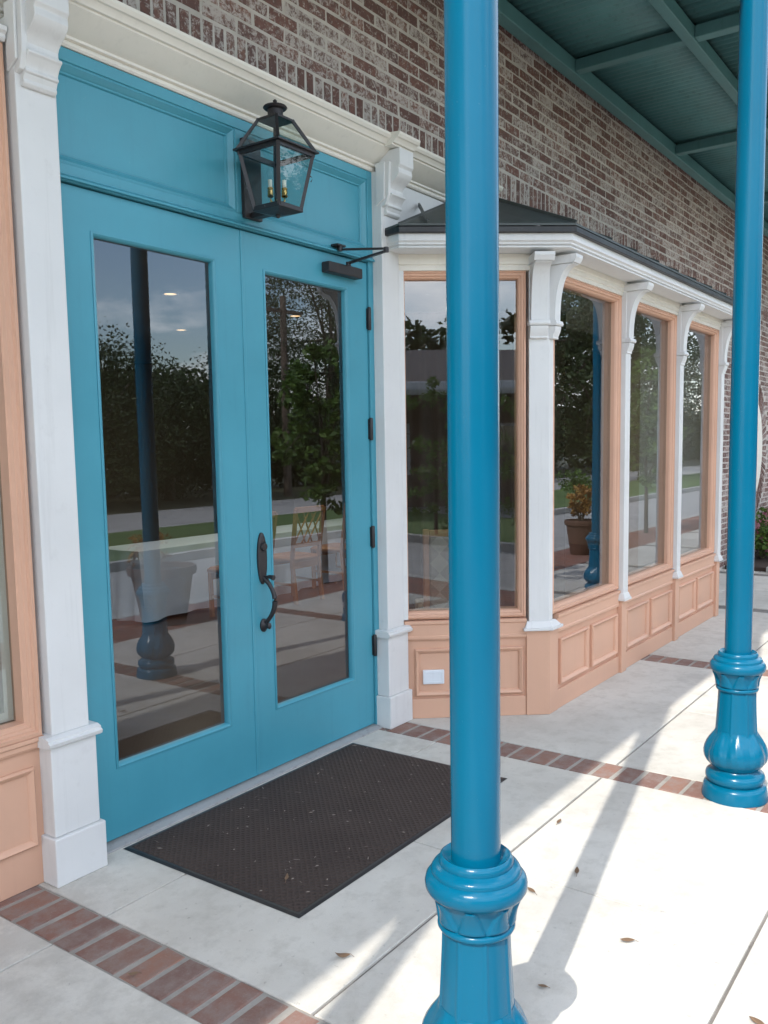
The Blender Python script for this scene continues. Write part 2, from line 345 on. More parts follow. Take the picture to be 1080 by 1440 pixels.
class Face:
    """a vertical face: s along it, o outwards, z up"""
    def __init__(s, ox, oy, tx, ty):
        l = math.hypot(tx, ty); s.o = (ox, oy); s.t = (tx/l, ty/l); s.n = (ty/l, -tx/l)
    def p(s, a, o, z): return (s.o[0]+s.t[0]*a+s.n[0]*o, s.o[1]+s.t[1]*a+s.n[1]*o, z)
    def box(s, mb, a0, a1, o0, o1, z0, z1):
        return mb.hexa([s.p(a0, o1, z0), s.p(a1, o1, z0), s.p(a1, o0, z0), s.p(a0, o0, z0), s.p(a0, o1, z1), s.p(a1, o1, z1), s.p(a1, o0, z1), s.p(a0, o0, z1)])
    def ring(s, mb, a0, a1, z0, z1, prof):
        """mitred frame: prof = list of (inset, out) closed cross-section"""
        loops = []
        for i, o in prof:
            loops.append([s.p(a0+i, o, z0+i), s.p(a1-i, o, z0+i), s.p(a1-i, o, z1-i), s.p(a0+i, o, z1-i)])
        loops.append(loops[0]); return mb.loft(loops, caps=False)
    def prism(s, mb, poly, a0, a1):
        """poly in (out, z) swept along s"""
        return mb.loft([[s.p(a0, o, z) for o, z in poly], [s.p(a1, o, z) for o, z in poly]])

# ------------------------------------------------------------------ ground
GX0, GX1 = -60, 140
def sheet(name, x0, x1, y0, y1, z, mat, th=.3, lab=None):
    o = part(name, MB().box(x0, x1, y0, y1, z-th, z), mat); tag(o, kind='structure'); return o
sheet('ground', -400, 500, -500, 300, -.16, 'earth', .5)
pave = sheet('pavement', -8.5, 21, -3.1, .3, -.010, 'joint_grit', .14)
sheet('brick_verge', -8.5, 60, -3.95, -3.1, -.004, 'brick_verge', .15)
sheet('road', GX0, GX1, -7.3, -4.12, -.10, 'road_concrete', .2)
sheet('kerb', GX0, GX1, -4.12, -3.95, .0, 'kerb_concrete', .2)
sheet('kerb', GX0, GX1, -7.46, -7.3, .03, 'kerb_concrete', .2)
sheet('lawn', GX0, GX1, -11.2, -7.46, .02, 'grass_ground', .2)
sheet('road', GX0, GX1, -16.5, -11.2, -.09, 'road_concrete', .2)
sheet('pavement', 21, 60, -3.1, .3, -.006, 'slab_concrete', .14)
# slabs: two between each pair of brick bands
ys = [(.28, -.430), (-.438, -1.3665), (-1.3785, -2.304), (-2.315, -3.095)]
BANDS = [-.68+2.35*k-.0 for k in range(-3, 8)]            # band centres (x)
BANDS = [1.67+2.35*k for k in range(-4, 8)]
def slab_mesh(x0, x1, y0, y1):
    b = .0022; j = lambda: rnd.uniform(-.0015, .0015)
    lo = [(x0, y0, -.08), (x1, y0, -.08), (x1, y1, -.08), (x0, y1, -.08)]
    mid = [(x0, y0, -b), (x1, y0, -b), (x1, y1, -b), (x0, y1, -b)]
    tp = [(x0+b, y0+b, j()*.3), (x1-b, y0+b, 0), (x1-b, y1-b, j()*.3), (x0+b, y1-b, 0)]
    return MB().loft([lo, mid, tp])
for c in BANDS[:-1]:
    for xa, xb in ((c+.104, c+1.1728), (c+1.1772, c+2.246)):
        for yb_, ya_ in ys:
            part('slab', slab_mesh(xa, xb, ya_, yb_), 'slab_concrete', pave)
for c in BANDS[3:7]:
    part('mortar_bed', MB().box(c-.1035, c+.1035, -3.09, .1, -.03, -.0045), 'joint_sand', pave)
pm = []
for k in range(6):
    q = lambda a: a+rnd.uniform(-.003, .003)
    lx, ly, b = .0985, .0465, .005
    lo = [(-lx, -ly, -.07), (lx, -ly, -.07), (lx, ly, -.07), (-lx, ly, -.07)]
    mid = [(q(-lx), q(-ly), -b), (q(lx), q(-ly), -b), (q(lx), q(ly), -b), (q(-lx), q(ly), -b)]
    tp = [(x*.94, y*.88, rnd.uniform(-.0015, .0015)) for x, y, z in mid]
    me = MB().loft([lo, mid, tp]).mesh('brick', (0, 0, 0)); me.materials.append(MATS['paving_brick']); pm.append(me)
for c in BANDS[3:7]:
    y = .02
    while y > -3.08:
        o = inst('brick', pm[rnd.randrange(6)], (c+rnd.uniform(-.002, .002), y-.0475, rnd.uniform(-.003, .0005)), pave, (0, 0, rnd.uniform(-.012, .012)))
        y -= .111

# ------------------------------------------------------------------ building
bld = empty('shop_building', (4.5, .3, 0), 'brick shopfront with blue double doors, peach bay window and white trim', 'building')
DF = Face(0, 0, 1, 0)                                     # door plane: s = x, out = -y
# brick wall: mortar core with openings left free (built of butted blocks)
WY = .016
core = MB()
core.box(-4, 21, WY, .30, 3.02, 7.0)                      # above the shopfront
core.box(8.62, 21, WY, .30, 0, 3.02)                      # beyond the bay
core.box(-4, -.2, WY, .30, 0, 3.02)                       # behind the viewer's left
wall = part('brick_wall', core, 'mortar', bld)
NCX, NCZ, NR, NA = 12.62, 1.49, .73, .90   # NA squeezes it sideways
#                            # round niche in the far wall
def brick_mesh(l, h, d, seed):
    r = random.Random(seed); q = lambda a, s=.0035: a+r.uniform(-s, s); b = .0012
    lx, lz = l/2, h/2
    back = [(-lx, .03, -lz), (lx, .03, -lz), (lx, .03, lz), (-lx, .03, lz)]
    mid = [(q(-lx), -d+b, q(-lz)), (q(lx), -d+b, q(-lz)), (q(lx), -d+b, q(lz)), (q(-lx), -d+b, q(lz))]
    fr = [(x-math.copysign(.0028, x)+r.uniform(-.001, .001), -d+r.uniform(-.0008, .0008), z-math.copysign(.0028, z)+r.uniform(-.001, .001)) for x, y, z in mid]
    return MB().loft([back, mid, fr])
st_b = [brick_mesh(.1980, .0530, .0015+.0012*(k % 3), k) for k in range(8)]
so_b = [brick_mesh(.0520, .188, .0015+.0012*(k % 3), 40+k) for k in range(8)]
st_m = []; so_m = []
for bs, ms, nm in ((st_b, st_m, 'brick'), (so_b, so_m, 'soldier_brick')):
    for b_ in bs:
        me = b_.mesh(nm, (0, 0, 0)); me.materials.append(MATS['old_brick']); ms.append(me)
SOL0, SOL1 = 3.257, 3.457
ROW = .0685; PIT = .2135
cand = []; far = []
z = SOL1+.005+ROW/2; row = 0
while z < 4.50:
    x = 1.2-(row % 2)*PIT/2
    while x < 20.8:
        cand.append((x+rnd.uniform(-.004, .004), z+rnd.uniform(-.002, .002))); x += PIT
    z += ROW; row += 1
z = SOL1-.005-ROW/2; row = 1
lowb = []
while z > .02:
    x = 8.74-(row % 2)*PIT/2
    while x < 20.8:
        if math.hypot((x-NCX)/NA, z-NCZ) > NR+.36: lowb.append((x, z))
        x += PIT
    z -= ROW; row += 1
def seen(x, z):
    u, v, w_ = project(x, 0, z); return w_ > 0 and -20 < u < 1100 and -20 < v < 1440
vis = sorted([c for c in cand if seen(*c)], key=lambda c: c[0]**2+9+(c[1]-1.6)**2)
near = set(vis[:290])
for k, (x, z) in enumerate(vis[:290]):
    inst('brick', st_m[(k*5+int(x*31)) % 8], (x, WY, z), wall)
rest = MB()
for k, (x, z) in enumerate([c for c in cand if c not in near]+lowb):
    b_ = st_b[(k*3+int(x*17)) % 8]; rest.add([(vx+x, vy+WY, vz+z) for vx, vy, vz in b_.v], b_.f)
# soldier course over the trim
x = 1.2; k = 0; nso = 0
while x < 20.8:
    if x < 11 and project(x, 0, 3.36)[0] > -25 and nso < 150:
        inst('soldier_brick', so_m[(k*3) % 8], (x, WY, (SOL0+SOL1)/2+rnd.uniform(-.003, .003)), wall, (0, rnd.uniform(-.012, .012), 0)); nso += 1
    else:
        b_ = so_b[k % 8]; rest.add([(vx+x, vy+WY, vz+(SOL0+SOL1)/2) for vx, vy, vz in b_.v], b_.f)
    x += .0682; k += 1
tag(part('brick', rest, 'old_brick', wall), kind='stuff')
# round niche: plaster disc, rowlock ring of bricks
ringm = MB()
nb = 66
for k in range(nb):
    a = 2*math.pi*k/nb; b_ = so_b[k % 8]; ca, sa = math.cos(a), math.sin(a)
    for_v = []
    for vx, vy, vz in b_.v:
        rr = NR+.14+vz*1.45; tt = vx*1.05
        for_v.append((NCX+(rr*ca-tt*sa)*(NA if abs(ca) < 2 else 1), vy+WY-.008, NCZ+rr*sa+tt*ca))
    ringm.add(for_v, b_.f)
tag(part('niche_brick', ringm, 'old_brick', wall), kind='stuff')
disc = MB(); disc.loft([[(NCX+NA*r_*math.cos(2*math.pi*j/64), y_, NCZ+r_*math.sin(2*math.pi*j/64)) for j in range(64)] for r_, y_ in ((NR, .02), (NR, .006), (NR-.03, .001))])
part('niche_panel', disc, 'cream_paint', wall, smooth=30)

# ---- entablature over the doors
def cornice_profile(d=0):
    return [(0, 3.085), (.016, 3.085), (.022, 3.092), (.022, 3.102), (.016, 3.108), (.030, 3.112), (.030, 3.122), (.042, 3.128), (.060, 3.140),
            (.088, 3.160), (.112, 3.180), (.122, 3.188), (.122, 3.196), (.134, 3.198), (.140, 3.210), (.152, 3.220), (.160, 3.222), (.170, 3.234), (.172, 3.246), (0, 3.262)]
ent = MB()
cp = cornice_profile()
XB = [(1.74, 2.02), (3.955, 4.155)]
xs_ = [(.2, 5.2)]
for a, b in xs_:
    DF.prism(ent, cp, a, b)
cp2 = [(0, 3.186)]+[(o+.050, z+.002) for o, z in cp[11:-1]]+[(0, 3.266)]
for a, b in XB:
    DF.prism(ent, cp2, a, b)
cornice = part('cornice', ent, 'cream_paint', bld, smooth=25)
# frieze board to the right of the doors, above the bay roof
part('frieze_board', DF.box(MB(), 4.03, 5.3, -.016, .006, 2.66, 3.083), 'white_paint', bld, bevel=.003)
# ---- consoles under the cornice
def console(parent, x0, x1, base):
    w0, w1 = x0, x1; mb = MB()
    q = lambda o: base+o
    prof = [(q(-.03), 3.185), (q(.112), 3.185), (q(.112), 3.100), (q(.104), 3.092)]
    for k in range(11):                                  # S scroll
        t = k/10; prof.append((q(.100-.058*t+.016*math.sin(t*2*math.pi)), 3.085-.120*t))
    prof += [(q(.058), 2.960), (q(.060), 2.952), (q(.052), 2.946)]
    for k in range(7):
        t = k/6; prof.append((q(.050-.020*math.sin(t*math.pi/2)), 2.944-.036*t))
    prof += [(q(.034), 2.904), (q(.034), 2.896), (q(.026), 2.892), (q(.018), 2.874), (q(.020), 2.870), (q(.020), 2.862), (q(.010), 2.852), (q(-.03), 2.852)]
    DF.prism(mb, prof, w0+.03, w1-.02)
    m = part('console', mb, 'white_paint', parent, smooth=25, bevel=.003)
    sb = MB()                                            # stepped side scotia
    sp = [(base-.03, 3.12), (base+.055, 3.12), (base+.046, 2.95), (base+.026, 2.90), (base-.03, 2.88)]
    DF.prism(sb, sp, w0+.012, w0+.034); DF.prism(sb, [(base-.03, 3.12), (base+.030, 3.12), (base+.024, 2.93), (base-.03, 2.90)], w0, w0+.0115)
    part('console_reed', sb, 'white_paint', parent, bevel=.003)
    return m
def pilaster(x0, x1, yf, bx0, bx1, name_label):
    e = part('pilaster', DF.box(MB(), x0, x1, -.05, yf, .565, 3.084), 'white_paint', bld, bevel=.004, label=name_label)
    b = MB(); DF.box(b, bx0, bx1, -.05, yf+.018, .185, .525)
    part('pilaster_base', b, 'white_paint', e, bevel=.004)
    part('plinth', DF.box(MB(), bx0-.012, bx1+.014, -.05, yf+.034, .0, .184), 'white_paint', e, bevel=.005)
    c = MB(); DF.prism(c, [(-.05, .525), (yf+.022, .525), (yf+.036, .532), (yf+.040, .545), (yf+.030, .551), (yf+.030, .558), (yf+.012, .566), (-.05, .566)], bx0-.016, bx1+.016)
    part('base_cap', c, 'white_paint', e)
    console(e, x0-.01, x1+.01, yf)
    return e
pilaster(1.825, 1.985, .095, 1.805, 2.000, 'white pilaster between the blue doors and the peach side window')
pilaster(3.985, 4.145, .075, 3.962, 4.160, 'white pilaster between the blue doors and the bay window')

# ---- door surround: jambs, head, transom panels, threshold
fr_ = MB()
DF.box(fr_, 1.98, 2.026, -.16, .012, 0, 3.083); DF.box(fr_, 3.944, 3.986, -.16, .012, 0, 3.083)
DF.box(fr_, 2.026, 3.944, -.16, .012, 2.603, 2.668); DF.box(fr_, 2.026, 3.944, -.16, .012, 3.035, 3.083)
DF.box(fr_, 2.955, 3.005, -.16, .010, 2.668, 3.035)
dframe = part('door_frame', fr_, 'door_blue', bld, bevel=.003)
part('drip_strip', DF.prism(MB(), [(.012, 2.606), (.034, 2.606), (.034, 2.614), (.012, 2.628)], 1.99, 3.975), 'door_blue', dframe, bevel=.002)
for a, b in ((2.026, 2.955), (3.005, 3.944)):
    p_ = part('transom_panel', DF.box(MB(), a, b, -.16, -.022, 2.668, 3.035), 'door_blue', bld)
    rg = MB(); DF.ring(rg, a, b, 2.668, 3.035, [(0, -.022), (0, .006), (.010, .008), (.016, .002), (.024, -.004), (.030, -.012), (.036, -.014), (.040, -.022)])
    part('panel_moulding', rg, 'door_blue', p_, smooth=30)
part('threshold', DF.prism(MB(), [(-.16, 0), (.052, 0), (.050, .008), (.020, .017), (-.16, .017)], 2.026, 3.944), 'grey_metal', bld, bevel=.002)

# ---- door leaves
def door_leaf(x0, x1, g0, g1, hinge_side, lab):
    z0, z1, gz0, gz1 = .022, 2.597, .314, 2.443
    mb = MB()
    rect = lambda a0, a1, b0, b1, o_: [DF.p(a0, o_, b0), DF.p(a1, o_, b0), DF.p(a1, o_, b1), DF.p(a0, o_, b1)]
    lp_ = [rect(x0, x1, z0, z1, -.045), rect(x0, x1, z0, z1, 0), rect(g0, g1, gz0, gz1, 0), rect(g0, g1, gz0, gz1, -.045)]
    mb.loft(lp_+[lp_[0]], caps=False)
    d = part('door', mb, 'door_blue', bld, bevel=.0025, label=lab)
    b = MB(); DF.ring(b, g0, g1, gz0, gz1, [(-.002, -.026), (-.002, .003), (.006, .006), (.012, .001), (.016, -.006), (.016, -.026)])
    part('glazing_bead', b, 'door_blue', d, smooth=30)
    part('pane', DF.box(MB(), g0+.004, g1-.004, -.032, -.026, gz0+.004, gz1-.004), 'pane_glass', d)
    for hz in (2.30, 1.70, 1.10, .48):
        hx = x0-.002 if hinge_side < 0 else x1+.002
        h = MB(); h.lathe([(.008, hz-.062), (.011, hz-.056), (.011, hz+.056), (.008, hz+.062)], hx, -.012, 12)
        DF.box(h, hx-.013, hx+.013, -.002, .004, hz-.055, hz+.055)
        part('hinge', h, 'black_metal', d, smooth=40)
    return d
dl = door_leaf(2.030, 2.980, 2.170, 2.816, -1, 'left leaf of the blue double doors')
dr = door_leaf(2.986, 3.940, 3.123, 3.764, 1, 'right leaf of the blue double doors with black handle and closer')
part('astragal', DF.box(MB(), 2.974, 2.992, -.046, .005, .024, 2.596), 'door_blue', dl, bevel=.003)
# handle set on the right leaf
hx = 3.052
hp = MB(); loops = []
for o_, k in ((0, 1), (.009, 1), (.014, .82), (.016, .5)):
    loops.append([(hx+.031*k*math.cos(t*2*math.pi/28), -o_, 1.078+.125*(k**.5)*math.sin(t*2*math.pi/28)) for t in range(28)])
hp.loft(loops)
hs = part('handle_set', hp, 'black_metal', dr, smooth=40)
kc = MB(); kc.loft([[(hx+r_*math.cos(t*math.pi/10), -o_, 1.135+r_*math.sin(t*math.pi/10)) for t in range(20)] for r_, o_ in ((.021, .012), (.021, .022), (.017, .027))])
part('lock_cylinder', kc, 'black_metal', hs, smooth=40)
gp = MB(); pts = []
for t in range(15):
    q = t/14; pts.append((hx+.010*math.sin(q*math.pi), -.012-.060*math.sin(math.pi*min(1, q*1.02))**.75, .985-.225*q))
gp.tube(pts, [.012, .012, .011, .0105, .011, .0115, .0125, .013, .013, .0125, .012, .011, .0105, .0105, .011], 10)
part('grip', gp, 'black_metal', hs, smooth=50)
tl_ = MB(); tl_.tube([(hx, -.015, .985), (hx+.002, -.05, .992), (hx+.003, -.075, .988)], [.008, .009, .013], 10)
part('thumb_latch', tl_, 'black_metal', hs, smooth=50)
ro = MB(); ro.loft([[(hx+r_*math.cos(t*math.pi/10), -o_, .752+r_*1.35*math.sin(t*math.pi/10)) for t in range(20)] for r_, o_ in ((.024, 0), (.024, .007), (.016, .014), (.009, .03), (.012, .042), (.004, .05))])
part('rosette', ro, 'black_metal', hs, smooth=40)
# closer
cb = MB(); DF.box(cb, 3.555, 3.835, 0, .054, 2.492, 2.545)
cl = part('door_closer', cb, 'black_metal', dr, bevel=.006)
arm = MB()
arm.bar((3.73, -.04, 2.560), (3.706, -.300, 2.582), .018, .010); arm.bar((3.655, -.04, 2.617), (3.706, -.300, 2.594), .014, .010)
arm.lathe([(.014, 2.576), (.014, 2.600), (.007, 2.603)], 3.706, -.300, 14); arm.lathe([(.013, 2.545), (.013, 2.566)], 3.73, -.04, 14)
arm.lathe([(.013, 2.608), (.013, 2.630)], 3.655, -.045, 14)
part('closer_arm', arm, 'black_metal', cl, smooth=35)
part('arm_shoe', DF.box(MB(), 3.62, 3.69, .012, .058, 2.6305, 2.642), 'black_metal', cl, bevel=.003)

# ---- side window left of the doors
lw = part('side_window', (lambda m: (DF.ring(m, .25, 1.808, .568, 2.99, [(0, -.06), (0, .060), (.014, .064), (.019, .054), (.026, .056), (.033, .046), (.039, .047), (.048, .034), (.054, .034), (.054, -.06)]), m)[1])(MB()), 'peach_paint', bld, smooth=25, label='peach framed window beside the blue doors')
part('transom_bar', DF.box(MB(), .304, 1.754, -.05, .030, 2.545, 2.60), 'peach_paint', lw, bevel=.004)
part('pane', DF.box(MB(), .305, 1.753, -.022, -.016, .623, 2.545), 'pane_glass', lw)
part('pane', DF.box(MB(), .305, 1.753, -.022, -.016, 2.60, 2.935), 'pane_glass', lw)
part('stop_bead', (lambda m: (DF.ring(m, .306, 1.752, .626, 2.543, [(0, -.06), (0, -.026), (.035, -.026), (.035, -.06)]), m)[1])(MB()), 'cream_paint', lw)
wb = MB(); DF.box(wb, .2, 1.815, -.06, .040, 0, .567)
wn = part('wainscot', wb, 'peach_paint', bld, bevel=.003, label='peach panelled base under the side window')
for a, b in ((.26, 1.02), (1.08, 1.775)):
    pmn = MB(); DF.ring(pmn, a, b, .155, .455, [(0, .038), (0, .050), (.008, .058), (.016, .052), (.022, .048), (.026, .040)])
    part('panel_moulding', pmn, 'peach_paint', wn, smooth=30)
part('sill_rail', DF.prism(MB(), [(.03, .520), (.052, .520), (.058, .530), (.058, .545), (.066, .552), (.066, .5665), (.03, .5665)], .2, 1.812), 'peach_paint', wn, smooth=25)
part('lintel_moulding', DF.prism(MB(), [(-.05, 2.991), (.070, 2.991), (.078, 3.0), (.078, 3.012), (.090, 3.02), (.090, 3.035), (-.05, 3.083)], .2, 1.81), 'white_paint', bld, smooth=25)
part('pier', DF.box(MB(), -.3, .199, -.25, .05, 0, 3.083), 'white_paint', bld)

# ------------------------------------------------------------------ bay window
AX, AY = 4.165, -.070; KX, KY = 4.700, -.730
AF = Face(AX, AY, KX-AX, KY-AY); ALEN = math.hypot(KX-AX, KY-AY)
BF = Face(KX, KY, 1, 0); BEND = 3.64                         # front, s from 0 to BEND
bay = part('bay_window', (lambda m: (AF.box(m, .0, ALEN-.001, -.12, -.012, 0, .470), BF.box(m, .06, BEND, -.12, -.014, 0, .470), m)[2])(MB()), 'peach_paint', bld, label='projecting bay window with peach base, white posts and dark metal roof')
def panel(Fc, a, b, z0=.145, z1=.425):
    m = MB(); Fc.ring(m, a, b, z0, z1, [(0, -.014), (0, .004), (.007, .011), (.014, .006), (.020, .002), (.026, -.010), (.026, -.014)])
    part('panel_moulding', m, 'peach_paint', bay, smooth=30)
# angled face
AP = ALEN-.135                                            # the corner post begins here
panel(AF, .055, AP-.02, .135, .415)
part('skirting', AF.box(MB(), .004, AP-.002, -.012, .004, 0, .118), 'peach_paint', bay, bevel=.003)
def sill(Fc, a, b):
    part('sill_rail', Fc.prism(MB(), [(-.10, .4705), (.004, .4705), (.008, .478), (.008, .490), (.002, .496), (.002, .560), (.012, .566), (.012, .584), (-.10, .592)], a, b), 'peach_paint', bay, smooth=25)
def sash(Fc, a, b, z0, z1, glass_o=-.058):
    m = MB(); Fc.ring(m, a, b, z0, z1, [(0, -.12), (0, -.004), (.010, .002), (.014, -.006), (.024, -.008), (.028, -.018), (.036, -.022), (.042, -.034), (.042, -.12)])
    part('window_frame', m, 'peach_paint', bay, smooth=25)
    part('pane', Fc.box(MB(), a+.043, b-.043, glass_o-.006, glass_o, z0+.043, z1-.043), 'pane_glass', bay)
sill(AF, -.005, AP)
part('casing', AF.box(MB(), -.02, .017, -.0035, .012, .593, 2.580), 'white_paint', bay, bevel=.003)
sash(AF, -.018, AP-.002, .593, 2.580)
# front: posts
PX = [1.175, 2.355, 3.545]
edges = [.115]+[p for p in PX]
for i in range(3):
    a = .112 if i == 0 else PX[i-1]+.048; b = PX[i]-.048
    part('skirting', BF.box(MB(), a, b, -.014, .004, 0, .118), 'peach_paint', bay, bevel=.003)
    mid = (a+b)/2
    panel(BF, a+.05, mid-.03); panel(BF, mid+.03, b-.03)
    sill(BF, a, b)
    sash(BF, (.050 if i == 0 else a)+.002, b-.002, .593, 2.580)
hd = MB()                                                 # cream boards above the windows
AF.prism(hd, [(-.12, 2.581), (.004, 2.581), (.004, 2.610), (.014, 2.614), (.014, 2.6695), (-.12, 2.6695)], -.02, ALEN-.002)
BF.prism(hd, [(-.12, 2.581), (.004, 2.581), (.004, 2.606), (.012, 2.610), (.012, 2.634), (.018, 2.638), (.018, 2.6695), (-.12, 2.6695)], .02, BEND)
part('head_board', hd, 'cream_paint', bay, bevel=.002)
def foot(Fc, m, a, b, o):
    lo = .512
    for (z0, z1, e0, e1) in ((lo, lo+.016, .020, .020), (lo+.016, lo+.050, .016, .004)):
        m.loft([[Fc.p(a-e0, -.02, z0), Fc.p(b+e0, -.02, z0), Fc.p(b+e0, o+e0, z0), Fc.p(a-e0, o+e0, z0)], [Fc.p(a-e1, -.02, z1), Fc.p(b+e1, -.02, z1), Fc.p(b+e1, o+e1, z1), Fc.p(a-e1, o+e1, z1)]])
def bracket(Fc, m, a, b, o):
    """curved eave bracket: concave sweep from the post out to the soffit"""
    pr_ = []
    for k in range(11):
        t = k/10; pr_.append((o+.020+.105*(1-math.cos(t*math.pi/2))**1.15, 2.300+.300*math.sin(t*math.pi/2)**.95))
    Fc.prism(m, [(o-.03, 2.300)]+pr_+[(o+.128, 2.606), (o-.03, 2.606)], a, b)
    Fc.prism(m, [(o-.03, 2.607), (o+.136, 2.607), (o+.142, 2.620), (o+.150, 2.634), (o+.150, 2.652), (o-.03, 2.652)], a-.010, b+.010)
    Fc.prism(m, [(o-.03, 2.272), (o+.030, 2.272), (o+.036, 2.282), (o+.030, 2.299), (o-.03, 2.299)], a-.012, b+.012)
    q = [(o-.03, 2.200), (o+.006, 2.200), (o+.008, 2.206)]
    for k in range(6):
        t = k/5; q.append((o+.006+.018*math.sin(t*math.pi/2), 2.212+.058*t))
    Fc.prism(m, q+[(o-.03, 2.271)], a-.004, b+.004)
for p in PX:
    e = part('post', BF.box(MB(), p-.045, p+.045, -.08, .030, .515, 2.669), 'white_paint', bay, bevel=.003)
    m = MB(); foot(BF, m, p-.045, p+.045, .030); part('post_foot', m, 'white_paint', bay, bevel=.002)
    m = MB(); bracket(BF, m, p-.042, p+.042, .030); part('bracket', m, 'white_paint', bay, smooth=25, bevel=.002)
    part('post_base', BF.box(MB(), p-.047, p+.047, -.08, .024, 0, .511), 'peach_paint', bay, bevel=.004)
# corner post: wraps the angle
def corner_poly(o, s0, s1):
    ax = AF.p(s0, o, 0); ab = AF.p(s0, -.10, 0); bx = BF.p(s1, o, 0); bb = BF.p(s1, -.10, 0)
    n1, n2 = AF.n, BF.n
    det = n1[0]*n2[1]-n1[1]*n2[0]; vx = (n2[1]-n1[1])/det; vy = (n1[0]-n2[0])/det
    k = (KX+vx*o, KY+vy*o)
    return [(ax[0], ax[1]), k, (bx[0], bx[1]), (bb[0], bb[1]), (KX+.03, KY+.12), (ab[0], ab[1])]
m = MB(); m.ext(corner_poly(.000, AP+.016, .052), 'z', .515, 2.669); part('post', m, 'white_paint', bay, bevel=.003)
m = MB(); m.ext(corner_poly(.010, AP, .110), 'z', 0, .511); part('post_base', m, 'peach_paint', bay, bevel=.004)
m = MB()
def cl3(p, z): return [(x, y, z) for x, y in p]
m.loft([cl3(corner_poly(.034, AP-.02, .130), .512), cl3(corner_poly(.034, AP-.02, .130), .528)]); m.loft([cl3(corner_poly(.028, AP-.012, .116), .528), cl3(corner_poly(.010, AP+.004, .070), .565)])
part('post_foot', m, 'white_paint', bay, bevel=.002)
for Fc, a, b in ((AF, AP+.020, ALEN-.020), (BF, .000, .070)):
    m = MB(); bracket(Fc, m, a, b, .014); part('bracket', m, 'white_paint', bay, smooth=25, bevel=.002)
# wall plate with white cover on the angled panel
ct = part('outlet_cover', AF.box(MB(), .100, .225, -.012, .008, .206, .290), 'plastic_white', bay, bevel=.004, label='white cover plate on the peach panel')
ci = MB(); AF.ring(ci, .112, .213, .217, .279, [(0, .0075), (0, .011), (.004, .011), (.004, .0075)]); part('plate_rim', ci, 'plastic_white', ct)
# far end of the bay returning to the wall
part('end_wall', MB().ext([(KX+BEND, KY+.014), (KX+BEND+.2, KY+.2), (KX+BEND+.2, .03), (KX+BEND, .03)], 'z', 0, 2.669), 'white_paint', bay)
# eave: offset polyline
n1, n2 = AF.n, BF.n
det = n1[0]*n2[1]-n1[1]*n2[0]; VX = (n2[1]-n1[1])/det; VY = (n1[0]-n2[0])/det
def eave_line(d):
    s = AF.p(-.02, d, 0); k = (KX+VX*d, KY+VY*d); e = (KX+BEND+.02+d*.5, KY-d); wall_s = (s[0]-n1[0]*d*.0-.03, .0)
    return [(s[0]+.030, .0), (s[0], s[1]), k, e, (e[0]+.35, .0)]
def eave_sweep(prof, mat, name):
    m = MB(); loops = []
    pl = [[(x, y, 2.670+(z-2.656)*.86) for x, y in eave_line(d)] for d, z in prof]
    pl.append(pl[0])
    # strip between successive profile points along the polyline
    n = 5
    vs = [p for l in pl[:-1] for p in l]; k = len(pl)-1; fs = []
    for i in range(k):
        for j in range(n-1): a = i*n+j; b = ((i+1) % k)*n+j; fs.append((a, a+1, b+1, b))
    m.add(vs, fs); return part(name, m, mat, bay, smooth=25)
eave_sweep([(-.05, 2.656), (.150, 2.656), (.158, 2.660), (.158, 2.668), (.150, 2.674), (.164, 2.680), (.164, 2.690), (.168, 2.694), (.176, 2.700), (.176, 2.742), (-.05, 2.742)], 'white_paint', 'eave_cornice')
eave_sweep([(-.05, 2.743), (.196, 2.743), (.201, 2.746), (.202, 2.776), (.196, 2.780), (-.05, 2.780)], 'drip_black', 'drip_edge')
# roof facets
ZR0, SL = 2.780, .46
ev = eave_line(.20)
def zr(x, y):                                            # height by distance from the eaves
    dA = -((x-ev[2][0])*n1[0]+(y-ev[2][1])*n1[1]); dB = y-ev[2][1]
    return ZR0+SL*min(dA, dB)
hipt = (ev[2][0]+(-VX)*(0-ev[2][1]), 0)
rf = MB()
def tri_slab(m, pts):
    m.loft([[(x, y, z-.012) for x, y, z in pts], [(x, y, z) for x, y, z in pts]])
s0 = ev[1]
tw = (s0[0]+.12, -.008)
tri_slab(rf, [(ev[0][0], -.008, ZR0+.0), (s0[0], s0[1], ZR0+.012), (ev[2][0], ev[2][1], ZR0+.012), (hipt[0], -.008, zr(hipt[0], 0)), ])
roof = part('bay_roof', rf, 'roof_metal', bay)
rf = MB(); tri_slab(rf, [(ev[2][0], ev[2][1], ZR0+.012), (ev[3][0], ev[3][1], ZR0+.012), (ev[3][0], -.008, zr(hipt[0], 0)), (hipt[0], -.008, zr(hipt[0], 0))])
part('bay_roof', rf, 'roof_metal', bay)
def seam(p, q): part('standing_seam', MB().bar(p, q, .012, .022), 'roof_metal', bay, bevel=.003)
for t in (.16, .52):
    x0_ = s0[0]+(ev[2][0]-s0[0])*t; y0_ = s0[1]+(ev[2][1]-s0[1])*t
    # run up the slope (against the normal) until the wall or the hip
    ex, ey = x0_, y0_; st = 0
    while ey < -.02 and st < 400:
        ex -= n1[0]*.005; ey -= n1[1]*.005; st += 1
        if zr(ex, ey) < ZR0+SL*st*.005-.004: break
    # roof plane height between eave and wall, from the slab's own corners
    hh = lambda x, y: ZR0+.012+SL*max(0, -((x-ev[2][0])*n1[0]+(y-ev[2][1])*n1[1]))
    seam((x0_, y0_, ZR0+.020), (ex, ey, hh(ex, ey)+.008))
seam((ev[2][0], ev[2][1], ZR0+.016), (hipt[0], -.01, zr(hipt[0], 0)+.008))
for k in range(8):
    xx = hipt[0]+.1+k*.42
    seam((xx, ev[2][1]+.01, ZR0+.020), (xx, -.01, zr(hipt[0], 0)+.008))
